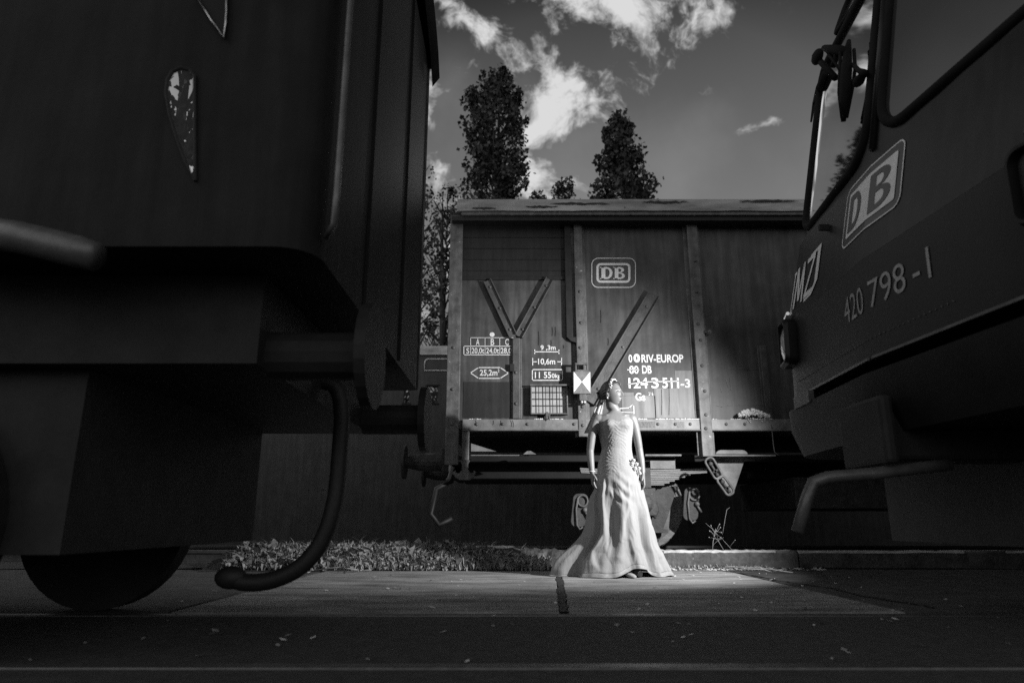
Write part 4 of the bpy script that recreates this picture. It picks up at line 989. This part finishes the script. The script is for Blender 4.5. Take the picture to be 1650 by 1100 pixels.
def stalk(pts, Y, r, label, branch=6, grp='dry stalks by the kerb', nm='dry_stalk'):
    P = [at(x, y, Y) for x, y in pts]; b = MB(); b.tube(P, [r]*(len(P)-1)+[r*.5], 6)
    for i in range(branch):
        t = rg.uniform(.1, .95)*(len(P)-1); k = int(t); q = P[k].lerp(P[min(k+1, len(P)-1)], t-k); e = q+Vector((rg.uniform(-.09, .09), rg.uniform(-.04, .04), rg.uniform(-.02, .09))); b.tube([q, e], [r*.6, r*.3], 5)
        if rg.rand() < .5: b.blob(e, (r*2.2, r*2.2, r*3), 6, 5, .2)
    return tag(b.build(nm, M['straw'], smooth=True), label, 'stalk', grp)
stalk([(1148, 889), (1149, 872), (1152, 860), (1153, 851)], 7.15, .0024, 'dry branching stalk on the kerb, shortest and bushiest', 12)
stalk([(1168, 889), (1158, 872), (1149, 862)], 7.14, .0018, 'dry stalk leaning left across the bushy one', 5)
stalk([(1164, 861), (1168, 838), (1171, 821), (1176, 817)], 7.3, .0018, 'tall thin dry stalk below the hanging links', 0)
stalk([(1182, 888), (1171, 876), (1162, 866)], 7.12, .0016, 'thin dry stem leaning right of the bushy stalk', 2)
def twig(pts, r, label):
    P = [Vector((x, y, .022+.03*math.sin(math.pi*i/(len(pts)-1)))) for i, (x, y) in enumerate(pts)]; b = MB(); b.tube(P, r, 6)
    for i in range(4):
        q = P[rg.randint(len(P))]; b.tube([q, q+Vector((rg.uniform(-.12, .12), rg.uniform(-.08, .08), rg.uniform(0, .03)))], r*.6, 5)
    tag(b.build('twig', M['straw'], smooth=True), label, 'twig', 'twigs on the pavement')
twig([(1.95, 6.98), (2.1, 6.75), (2.3, 6.6), (2.5, 6.4)], .006, 'long bent dry twig lying before the kerb'); twig([(1.98, 6.6), (2.1, 6.5), (2.25, 6.42), (2.33, 6.45)], .005, 'short curled twig beside the long bent one')
twig([(-1.85, 6.7), (-1.6, 6.66), (-1.4, 6.7)], .006, 'pale straight twig at the front of the weed strip')
# litter: pale leaves and petals, uncountable
Q = []
for i in range(300):
    y = 2.5+4.4*rg.rand(); x = rg.uniform(-2.2, 2.9); s = rg.uniform(.004, .013)*(1.3 if rg.rand() < .1 else 1); a = rg.uniform(0, 6.28); z = (.015 if y > 3.74 else .004)
    d = Vector((math.cos(a), math.sin(a), 0))*s*1.6; e = Vector((-math.sin(a), math.cos(a), 0))*s
    c = Vector((x, y, z)); Q.append([c-d, c-e+Vector((0, 0, s*.4)), c+d+Vector((0, 0, s*.7)), c+e+Vector((0, 0, s*.2))])
for i in range(500):
    y = 6.75+.3*rg.rand(); x = rg.uniform(1.3, 3.0); s = rg.uniform(.004, .02); a = rg.uniform(0, 6.28); d = Vector((math.cos(a), math.sin(a), 0))*s*1.6; e = Vector((-math.sin(a), math.cos(a), 0))*s*.7; c = Vector((x, y, .016))
    Q.append([c-d, c-e+Vector((0, 0, s*.4)), c+d+Vector((0, 0, s*.9)), c+e+Vector((0, 0, s*.2))])
tag(quads('litter', np.array([[list(v) for v in q] for q in Q]), [M['petal'], M['leaf']], idx=(rg.rand(len(Q)) < .45).astype(int)), 'pale leaf scraps and grit scattered over the paving', 'litter', kind='stuff')

# ================================================================== THE WOMAN
BYD = 6.0
bride = empty('person', (.91, BYD, .014), 'woman in a long strapless white wedding gown and tiara, standing before the wagon', 'person')
def B(px, py, dy=0): return at(px, py, BYD+dy)
# ---- body pieces, merged into one surface by remeshing
body = MB()
hc = B(986, 637.5); yaw = R(52); pit = R(4)
f_ = Vector((math.sin(yaw)*math.cos(pit), -math.cos(yaw)*math.cos(pit), math.sin(pit))); s_ = f_.cross(Vector((0, 0, 1))).normalized(); u_ = s_.cross(f_).normalized()
HM = Matrix((s_, f_, u_)).transposed()
def g2(x, z, cx, cz, sx, sz): return math.exp(-((x-cx)/sx)**2-((z-cz)/sz)**2)
def head_pt(d, hair=False):
    x, y, z = d
    px, py, pz = x*.071, y*.092, z*.112
    if z < 0:
        k = -z; px *= 1-.30*k**1.6; 
        if y < 0: py *= 1-.35*k; pz *= 1-.12*k*(-y)
        else: py *= 1-.10*k**2
    if hair: return Vector((px, py, pz))
    w_ = max(0, y)**.8
    if y > 0:
        ax = abs(px)
        dsp = .0
        dsp += .021*g2(px, pz, 0, -.027, .0105, .012)+.015*g2(px, pz, 0, -.012, .0085, .016)+.011*g2(px, pz, 0, .006, .0085, .018)
        dsp += .006*g2(ax, pz, .0125, -.031, .007, .007)
        dsp -= .011*g2(ax, pz, .030, .012, .015, .011); dsp += .0055*g2(ax, pz, .030, .010, .0095, .007)
        dsp += .004*g2(ax, pz, .028, .030, .02, .008)
        dsp += .005*g2(ax, pz, .036, -.022, .018, .02)
        dsp += .0085*g2(px, pz, 0, -.055, .018, .0055)+.0085*g2(px, pz, 0, -.067, .016, .006)-.004*g2(px, pz, 0, -.061, .020, .0022)
        dsp -= .003*g2(px, pz, 0, -.076, .02, .005); dsp += .010*g2(px, pz, 0, -.094, .019, .014)
        py += dsp*w_
    return Vector((px, py, pz))
n, m = 120, 90; vs = []
for i in range(m+1):
    th = math.pi*i/m
    for j in range(n):
        ph = 2*math.pi*j/n; vs.append(hc+HM @ head_pt((math.sin(th)*math.cos(ph), math.sin(th)*math.sin(ph), math.cos(th))))
fs = [(i*n+j, (i+1)*n+j, (i+1)*n+(j+1) % n, i*n+(j+1) % n) for i in range(m) for j in range(n)]
body.add(vs, fs)
for k in (1, -1):     # ears
    e = hc+HM @ Vector((.070*k, -.008, -.006)); body.blob(e, (.009, .016, .030), 10, 8, rot=HM)
    body.blob(hc+HM @ Vector((.074*k, -.012, .010)), (.006, .012, .016), 8, 6, rot=HM)
neck0 = B(992, 673); body.tube([hc+HM @ Vector((0, -.018, -.05)), hc+HM @ Vector((0, -.016, -.105)), B(991, 664, .01), B(991, 674, .012), B(991, 682, .012)], [(.05, .052), (.047, .05), (.047, .049), (.052, .054), (.075, .06)], 20)
def ring_loft(rows, nn=28):
    b0 = len(body.v)
    for (c, rx, ry) in rows:
        for j in range(nn):
            a = 2*math.pi*j/nn; ca, sa = math.cos(a), math.sin(a)
            body.v.append(c+Vector((rx*math.copysign(abs(ca)**.85, ca), ry*math.copysign(abs(sa)**.9, sa), 0)))
    for i in range(len(rows)-1):
        for j in range(nn): body.f.append((b0+i*nn+j, b0+i*nn+(j+1) % nn, b0+(i+1)*nn+(j+1) % nn, b0+(i+1)*nn+j))
    body.f.append(tuple(b0+j for j in range(nn-1, -1, -1))); body.f.append(tuple(b0+(len(rows)-1)*nn+j for j in range(nn)))
cxb = B(991, 680).x
ring_loft([(Vector((cxb, BYD+.012, PZ(y, BYD))), rx, ry) for y, rx, ry in ((664, .048, .048), (668, .075, .056), (671, .125, .066), (674.5, .168, .074), (681, .176, .086), (690, .162, .098), (705, .145, .10), (725, .125, .092), (745, .14, .10), (770, .165, .115), (790, .165, .115))])
# collarbones
for k in (-1, 1):
    body.tube([Vector((cxb+.02*k, BYD-.045, PZ(674.5, BYD))), Vector((cxb+.08*k, BYD-.045, PZ(672.5, BYD))), Vector((cxb+.14*k, BYD-.01, PZ(671.5, BYD)))], [.010, .011, .012], 8)
# arms
def arm(pts, rads):
    P = [B(x, y, d) for x, y, d in pts]; out_ = []; rr_ = []
    for i in range(len(P)-1):
        for t in (0, .33, .66): out_.append(P[i].lerp(P[i+1], t)); rr_.append(rads[i]*(1-t)+rads[i+1]*t)
    out_.append(P[-1]); rr_.append(rads[-1]); body.tube(out_, rr_, 16); return P
armL = [(962, 677, .0), (957, 690, -.005), (952.5, 710, -.01), (950.5, 729, -.01), (951.5, 745, -.035), (953.5, 763, -.055)]
armR = [(1018.5, 677, .0), (1022.5, 690, .0), (1027, 710, .01), (1030, 727, .015), (1033, 745, -.01), (1035.5, 764, -.03)]
rd = [.043, .041, .036, .032, .031, .023]
pl_ = arm(armL, rd); pr_ = arm(armR, rd)
for k, P in ((-1, pl_), (1, pr_)): body.blob(P[0]-Vector((k*.012, 0, .004)), (.054, .05, .046), 14, 10)
def hand(wr, d, inward, thumb_fwd):
    d = d.normalized(); fw = thumb_fwd.normalized(); inn = inward.normalized()
    body.tube([wr-d*.01, wr+d*.03, wr+d*.065, wr+d*.088], [(.024, .017), (.030, .015), (.036, .014), (.034, .012)], 14) if False else None
    # palm: flattened loft with its width along fw
    b0 = len(body.v); nn = 14; rows = ((-.015, .022, .019), (.02, .030, .017), (.055, .037, .015), (.085, .036, .012))
    for t, a, c in rows:
        for j in range(nn):
            q = 2*math.pi*j/nn; body.v.append(wr+d*t+fw*a*math.cos(q)+inn*c*math.sin(q))
    for i in range(3):
        for j in range(nn): body.f.append((b0+i*nn+j, b0+i*nn+(j+1) % nn, b0+(i+1)*nn+(j+1) % nn, b0+(i+1)*nn+j))
    body.f.append(tuple(b0+j for j in range(nn-1, -1, -1))); body.f.append(tuple(b0+3*nn+j for j in range(nn)))
    for i, (o_, ln, cu) in enumerate(((.028, .068, .35), (.010, .076, .45), (-.009, .071, .55), (-.027, .056, .65))):
        p0 = wr+d*.075+fw*o_; p1 = p0+d*ln*.45+fw*o_*.12; d1 = (d*math.cos(cu)+inn*math.sin(cu)); p2 = p1+d1*ln*.33; d2 = (d*math.cos(cu*1.8)+inn*math.sin(cu*1.8)); p3 = p2+d2*ln*.25
        body.tube([p0, p1, p2, p3], [.0095, .009, .008, .006], 8)
    p0 = wr+d*.022+fw*.022; p1 = p0+d*.025+fw*.025+inn*.01; p2 = p1+d*.028+fw*.008+inn*.01; body.tube([p0, p1, p2], [.012, .010, .0075], 8)
hand(pl_[-1], Vector((.06, -.12, -1)), Vector((1, .1, 0)), Vector((.15, -1, 0))); hand(pr_[-1], Vector((.05, -.1, -1)), Vector((-1, .1, 0)), Vector((-.1, -1, 0)))
# legs and feet
for x, yo, tx in ((988, -.02, -.02), (1006, -.10, .05)):
    hx = B(x, 790).x; body.tube([Vector((hx, BYD, .84)), Vector((hx, BYD-.01+yo*.4, .48)), Vector((hx, BYD+yo, .20)), Vector((hx, BYD+yo, .10)), Vector((hx+tx*.6, BYD+yo-.07, .055)), Vector((hx+tx*1.2, BYD+yo-.14, .035))], [.085, .055, .045, .034, .034, .026], 14)
tmp = link('body', rawmesh('body', body.v, body.f, M['skin']))
md = tmp.modifiers.new('r', 'REMESH'); md.mode = 'VOXEL'; md.voxel_size = .0032; md.use_smooth_shade = True
md = tmp.modifiers.new('s', 'SMOOTH'); md.iterations = 2; md.factor = .5
bpy.context.view_layer.update()
me = bpy.data.meshes.new_from_object(tmp.evaluated_get(bpy.context.evaluated_depsgraph_get()))
bpy.data.objects.remove(tmp)
bm = bmesh.new(); bm.from_mesh(me); zlim = (hc+HM @ Vector((0, 0, -.125))).z
vv = [q for q in bm.verts if q.co.z < zlim and q.co.z > .95 and abs(q.co.x-cxb) < .27]
for _ in range(14): bmesh.ops.smooth_vert(bm, verts=vv, factor=.5, use_axis_x=True, use_axis_y=True, use_axis_z=True)
bm.to_mesh(me); bm.free()
for q in ('lip', 'brow', 'eye'):
    me.materials.append(M[q])
if len(me.materials) < 4:
    me.materials.clear()
    for q in ('skin', 'lip', 'brow', 'eye'): me.materials.append(M[q])
HI = HM.inverted(); nf = len(me.polygons); cen = np.zeros(nf*3, dtype=np.float32); me.polygons.foreach_get('center', cen); cen = cen.reshape(-1, 3).astype(float)
loc_ = (cen-np.array(hc)) @ np.array(HM); ax = np.abs(loc_[:, 0]); zz = loc_[:, 2]; fy = loc_[:, 1] > .045
mi = np.zeros(nf, dtype=np.int32)
mi[fy & (((ax/.022)**2+((zz+.061)/.011)**2) < 1)] = 1
mi[fy & (np.abs(zz-.030-.10*(ax-.02)*(ax < .035)+.25*np.maximum(0, ax-.035)) < .0034) & (ax > .012) & (ax < .048)] = 2
mi[fy & (np.abs(zz-.0125+.6*(ax-.03)**2/.015) < .0042) & (np.abs(ax-.031) < .013)] = 3
mi[fy & (((ax-.010)/.006)**2+((zz+.040)/.003)**2 < 1)] = 2
me.polygons.foreach_set('material_index', mi); me.polygons.foreach_set('use_smooth', np.ones(nf, dtype=bool)); me.update()
link('body', me, bride)
# ---- hair
vs = []; n, m = 80, 60
for i in range(m+1):
    th = math.pi*i/m
    for j in range(n):
        ph = 2*math.pi*j/n; d = Vector((math.sin(th)*math.cos(ph), math.sin(th)*math.sin(ph), math.cos(th))); p_ = head_pt(d, True)
        line = .05+.52*max(0, min(1, (d.z-.05)/.62))**.8-.22*max(0, -d.z)       # hairline: how far forward hair reaches at this height
        k = max(0, min(1, (line-d.y)/.14+.3)); k = k*k*(3-2*k)
        if d.z < -.35: k *= max(0, 1-(-.35-d.z)/.25)
        st = .0022*math.sin(34*math.atan2(d.x, d.z+.3)+4*d.y)+.0015*math.sin(61*d.y+9*d.z)
        off = -.010+k*(.026+.012*max(0, -d.y)+st)
        vs.append(hc+HM @ (p_+d*off))
fs = [(i*n+j, (i+1)*n+j, (i+1)*n+(j+1) % n, i*n+(j+1) % n) for i in range(m) for j in range(n)]
hb = MB().add(vs, fs)
for k in range(26):      # pinned-up curls at the back
    a = random.uniform(0, 6.28); r_ = random.uniform(.0, .045); c = Vector((r_*math.cos(a), -.095-random.uniform(0, .02), -.005+r_*math.sin(a))); q = [hc+HM @ (c+Vector((.018*math.cos(t), -.012*math.sin(2*t), .018*math.sin(t)))) for t in np.linspace(0, 5.2, 9)]; hb.tube(q, [.005]+[.009]*7+[.004], 7)
for k in range(15):      # fringe swept across the far temple
    o_ = k*.0024; q = [Vector((.030-o_*.5, .052+o_*.3, .108)), Vector((.004-o_*.4, .083+o_*.12, .094-o_*.35)), Vector((-.032, .086-.2*o_, .074-o_*.9)), Vector((-.058, .064-.3*o_, .040-o_)), Vector((-.070, .040, .0-o_))]
    hb.tube([hc+HM @ v for v in q], [.003, .0045, .0045, .004, .002], 6)
for k in range(12):      # near side combed back above the ear
    o_ = k*.0045; q = [Vector((.030, .062-o_*.2, .098-o_*.2)), Vector((.058, .046-.3*o_, .070-o_*.55)), Vector((.074, .018, .042-o_*.7)), Vector((.074, -.03, .022-o_*.5)), Vector((.055, -.085, .01-o_*.4))]
    hb.tube([hc+HM @ v for v in q], [.003, .005, .005, .005, .003], 6)
for k in range(4):       # loose strands by the neck
    q = [Vector((.066, -.025-.01*k, -.02)), Vector((.070+.004*k, -.035-.012*k, -.055)), Vector((.066, -.045-.01*k, -.085)), Vector((.072, -.04-.012*k, -.115))]; hb.tube([hc+HM @ v for v in q], [.003, .003, .0025, .001], 5)
hb.build('hair', M['hair'], bride, smooth=True)
# tiara of small flowers
tb = MB()
for k in range(24):
    a = -1.25+2.0*k/23; c = Vector((.086*math.sin(a)*.95, .022+.010*math.cos(a), .012+.110*math.cos(a*.92)))
    c = Vector((.080*math.sin(-a), .030, .118*math.cos(a)+.008)); 
    for q in range(2): tb.blob(hc+HM @ (c+Vector((random.uniform(-.004, .004), random.uniform(-.01, .012), random.uniform(-.002, .010)))), random.uniform(.0032, .0065), 6, 5, .2)
tb.build('tiara', M['pearl'], bride, smooth=True)
MB().blob(hc+HM @ Vector((.079, -.006, -.040)), .006, 8, 6).build('earring', M['pearl'], bride, smooth=True)
# veil falling behind the near shoulder
vs = []; fs = []; nu, nv = 26, 26
for j in range(nv+1):
    v = j/nv; a = Vector(B(974, 634, .14)); e = Vector(B(957, 700, .17)); c = a.lerp(e, v); wd = .02+.07*v
    for i in range(nu+1):
        u = i/nu-.5; vs.append(c+Vector((u*2*wd*(.55 if u > 0 else 1), .005*math.sin(u*17+3*v)+.03*abs(u), 0)))
fs = [(j*(nu+1)+i, j*(nu+1)+i+1, (j+1)*(nu+1)+i+1, (j+1)*(nu+1)+i) for j in range(nv) for i in range(nu)]
o = MB().add(vs, fs).build('veil', M['veil'], bride, smooth=True); md = o.modifiers.new('t', 'SOLIDIFY'); md.thickness = .0015
# ---- gown
rows = [(676, 969, 1019.5), (684, 965.5, 1021.5), (692, 964.5, 1022.5), (702, 966, 1021), (712, 968.5, 1019.5), (722, 969.5, 1019), (732, 967, 1020), (742, 963.5, 1022.5), (755, 961.5, 1028), (775, 959.5, 1033.5), (790, 956.5, 1037), (803, 950, 1040), (815, 947, 1043.5), (830, 946, 1047), (850, 943.5, 1053), (865, 937.5, 1056), (880, 924, 1059.5), (892, 912, 1062.5), (905, 898, 1066), (918, 892, 1071), (932, 890, 1073)]
zz_ = np.array([PZ(y, BYD) for y, _, _ in rows]); xl_ = np.array([B(a, y).x for y, a, _ in rows]); xr_ = np.array([B(c, y).x for y, _, c in rows])
mx_ = .55*xl_+.45*xr_; sh_ = np.where(zz_ > .22, .945, 1.); xl_ = mx_+(xl_-mx_)*sh_; xr_ = mx_+(xr_-mx_)*sh_
order = np.argsort(zz_); zz_, xl_, xr_ = zz_[order], xl_[order], xr_[order]
def sm_interp(z, arr):
    acc = 0
    for k, w_ in ((-1, .25), (0, .5), (1, .25)): acc = acc+w_*np.interp(z+k*.018, zz_, arr)
    return acc
NT, NV = 420, 300
th = np.linspace(-math.pi, math.pi, NT, endpoint=False)
ztop = 1.290+.018*np.exp(-((np.abs(th)-.52)/.34)**2)-.008*np.exp(-(th/.16)**2)-.03*np.clip((np.abs(th)-1.1)/1.2, 0, 1)
zhem = .042+.070*np.exp(-((th-.25)/.42)**2)-.010*np.exp(-((th+1.2)/.5)**2)+.008*np.sin(7*th)+.005*np.sin(13*th+1)
v = np.linspace(0, 1, NV)
Z = ztop[None, :]*(1-v[:, None])+zhem[None, :]*v[:, None]; T = np.repeat(th[None, :], NV, 0)
XL, XR = sm_interp(Z, xl_), sm_interp(Z, xr_); cx = (XL+XR)/2; rx = (XR-XL)/2
# trailing side is only to the left at the hem: shift the middle with a skewed section
skirt = np.clip((.86-Z)/.80, 0, 1)
mid0 = np.interp(Z, [0, .4, .8, 1.3], [.93, .905, .905, .905]); s0 = np.sin(T)
px_ = np.where(s0 < 0, mid0+(mid0-XL)*s0, mid0+(XR-mid0)*s0)
ry = np.interp(Z, [0, .2, .45, .7, .83, .95, 1.06, 1.15, 1.25, 1.34], [.36, .30, .25, .20, .165, .135, .112, .118, .138, .118])
back = np.cos(T) < 0; ry = np.where(back, ry*(1+.35*skirt), ry)
py_ = BYD+.01-ry*np.cos(T)
# bust: two soft forms
bust = .026*np.exp(-((Z-1.262)/.045)**2)*(np.exp(-((T-.55)/.34)**2)+np.exp(-((T+.55)/.34)**2))
nx, ny = np.sin(T), -np.cos(T)*.9
fold = np.zeros_like(Z)
rs2 = np.random.RandomState(3)
for nfd, am, ph, tw_ in ((5, .022, .4, .9), (8, .021, 1.7, -1.2), (13, .013, 2.2, .7), (21, .005, .5, 1.5), (34, .0022, 2.7, -1.)): fold += am*np.sin(nfd*T+ph+tw_*2.2*skirt)
fold = 1.35*fold*skirt**1.1
def sheetwave(zc, tc, st, sz, slope, am, fr):     # gathered wrinkles around a spot
    q = (Z-zc)-slope*(T-tc); return am*np.sin(q*fr)*np.exp(-((T-tc)/st)**2-((Z-zc)/sz)**2)
wr = np.zeros_like(Z)
bod_m = np.clip((Z-.80)/.08, 0, 1)
wob = .6*np.sin(3.1*T+9*Z)+.5*np.sin(7*T-15*Z+1)
wob2 = np.sin(5.3*T-23*Z+2)+.8*np.sin(11*T+31*Z)+.6*np.sin(3*T+47*Z+.5)
wr += bod_m*(.0011*np.sin(190*Z+14*T+2.6*wob+1.5*wob2)*(.6+.4*np.sin(5*T+11*Z))+.0007*np.sin(330*Z-8*T+3*wob2))
wr += sheetwave(.92, -.9, .5, .12, .10, .0022, 170)+sheetwave(1.16, -.8, .4, .10, .18, .0022, 150)
def crease(pts, width, depth, sharp=1.):          # a fold line through (theta, z) points
    tt = np.array([p_[0] for p_ in pts]); zc = np.array([p_[1] for p_ in pts]); o_ = np.argsort(zc); tl = np.interp(Z, zc[o_], tt[o_]); inside = np.clip((Z-zc.min())/.05, 0, 1)*np.clip((zc.max()-Z)/.05, 0, 1)
    q = (T-tl)/width; return inside*depth*np.exp(-np.abs(q)*sharp)*-np.tanh(q/.32)*np.where(q < 0, 1., .75)
wr += crease([(.42, .78), (.30, .60), (.05, .45), (-.05, .30), (-.05, .12)], .16, .020)+crease([(-.75, .80), (-.62, .60), (-.5, .40), (-.35, .2)], .14, .022)
wr += crease([(-.2, .76), (.0, .68), (.25, .60), (.34, .5)], .20, .012)+crease([(-.5, .74), (-.25, .64), (-.0, .56)], .18, .012)
wr += crease([(-1.05, .74), (-.95, .55), (-.9, .30), (-.75, .10)], .13, .026)+crease([(.95, .60), (.85, .35), (.75, .06)], .12, .018)+crease([(.62, .50), (.50, .3), (.42, .06)], .10, .012)+crease([(1.2, .45), (1.1, .2), (1.0, .04)], .10, .014)
wr += crease([(-.55, .34), (-.62, .22), (-.4, .06)], .1, .016)+crease([(.15, .36), (.2, .2), (.12, .06)], .12, .012)
hipz = np.exp(-((Z-.70)/.12)**2)*np.exp(-((T-.1)/.5)**2); wr += hipz*.008*np.sin(60*(Z-.7)+6*T+1.5*np.sin(4*T))
w1 = np.sin(7*T+9*Z+1.3*np.sin(5*T-14*Z)); w2 = np.sin(17*T-8*Z+2*w1); w3 = np.sin(11*T+21*Z+1.7*w2)
wr += skirt**.6*(.0022*w1*w2+.0014*w3+.0008*np.sin(29*T+13*Z+2.2*w3))
pleat = np.abs(np.sin(16*T+5*(1-skirt)+.8*np.sin(6*Z+T)))**.6-.6
wr += skirt**1.6*.007*pleat*np.clip(.35+.65*np.sin(1.6*T-.2), .1, 1)
disp = bust+fold+wr
VX = px_+nx*disp; VY = py_+ny*disp; VZ = Z+.0
P = np.stack([VX, VY, VZ], -1).reshape(-1, 3)
fs = [(i*NT+j, i*NT+(j+1) % NT, (i+1)*NT+(j+1) % NT, (i+1)*NT+j) for i in range(NV-1) for j in range(NT)]
gown = MB(); gown.v = [Vector(p_) for p_ in P]; gown.f = fs
go = gown.build('wedding_gown', M['dress'], bride, smooth=True); md = go.modifiers.new('t', 'SOLIDIFY'); md.thickness = .003; md.offset = -1
# sheer hem band and its white edging
Pm = np.stack([VX, VY, VZ], -1); hem = Pm[-1]; top_ = Pm[-9]
vs = []; fs = []; edge = []
for j in range(NT):
    o_ = Vector((nx[-1, j], ny[-1, j], 0)); h_ = Vector(hem[j]); h2 = Vector((h_.x, h_.y, h_.z))+o_*.020+Vector((0, 0, -.030)); h2.z = max(h2.z, .017)
    vs += [h_+o_*.002, h_+o_*.012+Vector((0, 0, -.012)), h2]; edge.append(h2+o_*.002)
for j in range(NT):
    k = (j+1) % NT
    for i in range(2): fs.append((j*3+i, k*3+i, k*3+i+1, j*3+i+1))
hm_ = MB().add(vs, fs).build('hem_band', M['trim'], go, smooth=True)
MB().tube(edge[::2], .0022, 5, closed=True).build('hem_edging', M['dress'], hm_, smooth=True)
# cloth roses at the hip
rb = MB()
for (px, py) in ((1020, 744), (1025, 750), (1029, 757), (1023, 757), (1030, 764), (1018, 750)):
    c = B(px, py, -.104 if px < 1024 else -.082)
    for k in range(9):
        a = k*.7+random.random(); r_ = .004+.009*(k/9); rb.blob(c+Vector((r_*math.cos(a), -.008+.010*(k/9), r_*math.sin(a))), (.010, .006, .010), 8, 6, .15)
rb.build('cloth_rose', M['rose'], go, smooth=True)
MB().tube([pl_[-1]+Vector((.027*math.cos(t), .026*math.sin(t), .004)) for t in np.linspace(0, 2*math.pi, 20, endpoint=False)], .003, 6, closed=True).build('bracelet', M['pearl'], bride, smooth=True)
# shoes
for x, yo, tx, yawd in ((986, -.20, -.02, 8), (1010, -.26, .06, 25)):
    hx = B(x, 925, yo).x; c = Vector((hx, BYD+yo, .016)); rot = Matrix.Rotation(R(yawd), 3, 'Z'); b = MB(); rows_ = [(-.115, .006, .010, .014), (-.10, .022, .018, .020), (-.06, .034, .024, .028), (-.02, .034, .028, .040), (.03, .026, .03, .060), (.08, .026, .035, .078), (.11, .02, .03, .085)]
    nn = 14; b0 = 0; vs = []
    for y, rx_, rz_, zc_ in rows_:
        for j in range(nn):
            a = 2*math.pi*j/nn; vs.append(c+rot @ Vector((rx_*math.cos(a), y, max(.001, zc_-.012+rz_*math.sin(a)*.8))))
    fs = [(i*nn+j, i*nn+(j+1) % nn, (i+1)*nn+(j+1) % nn, (i+1)*nn+j) for i in range(len(rows_)-1) for j in range(nn)]+[tuple(range(nn)), tuple(len(rows_)*nn-1-j for j in range(nn))]
    b.add(vs, fs); b.tube([c+rot @ Vector((0, .10, .07)), c+rot @ Vector((0, .105, .0))], [.014, .006], 8); b.build('shoe', M['dress'], bride, smooth=True)

bride.location = (.948, 6.24, .014); bride.scale = (1.037,)*3
# ================================================================== FLASH HEAD behind the train nose (out of the frame): lights the woman
fl = empty('studio_flash', tuple(FLASH_POS), 'photographer\'s flash head clamped to the far side of the train nose', 'flash')
dirf = (FLASH_AIM-FLASH_POS).normalized()
b = MB(); b.tube([FLASH_POS-dirf*.2, FLASH_POS-dirf*.2+Vector((.05, -.12, 0)), Vector((FLASH_POS.x+.2, 4.49, FLASH_POS.z))], .014, 10); b.build('clamp_arm', M['black'], fl)
b = MB(); b.tube([FLASH_POS-dirf*.32, FLASH_POS-dirf*.06], .06, 20); b.build('housing', M['black'], fl)
b = MB(); b.tube([FLASH_POS-dirf*.07, FLASH_POS+dirf*.02], [.06, .095], 24, cap=False); b.build('reflector', M['chrome'], fl)
ld = bpy.data.lights.new('flash_lamp', 'SPOT'); ld.energy = FLASH_W; ld.spot_size = R(92); ld.spot_blend = .9; ld.shadow_soft_size = .035
lo = bpy.data.objects.new('flash_lamp', ld); C.objects.link(lo); lo.location = FLASH_POS+dirf*.03-fl.location; lo.parent = fl
lo.rotation_euler = dirf.to_track_quat('-Z', 'Y').to_euler()
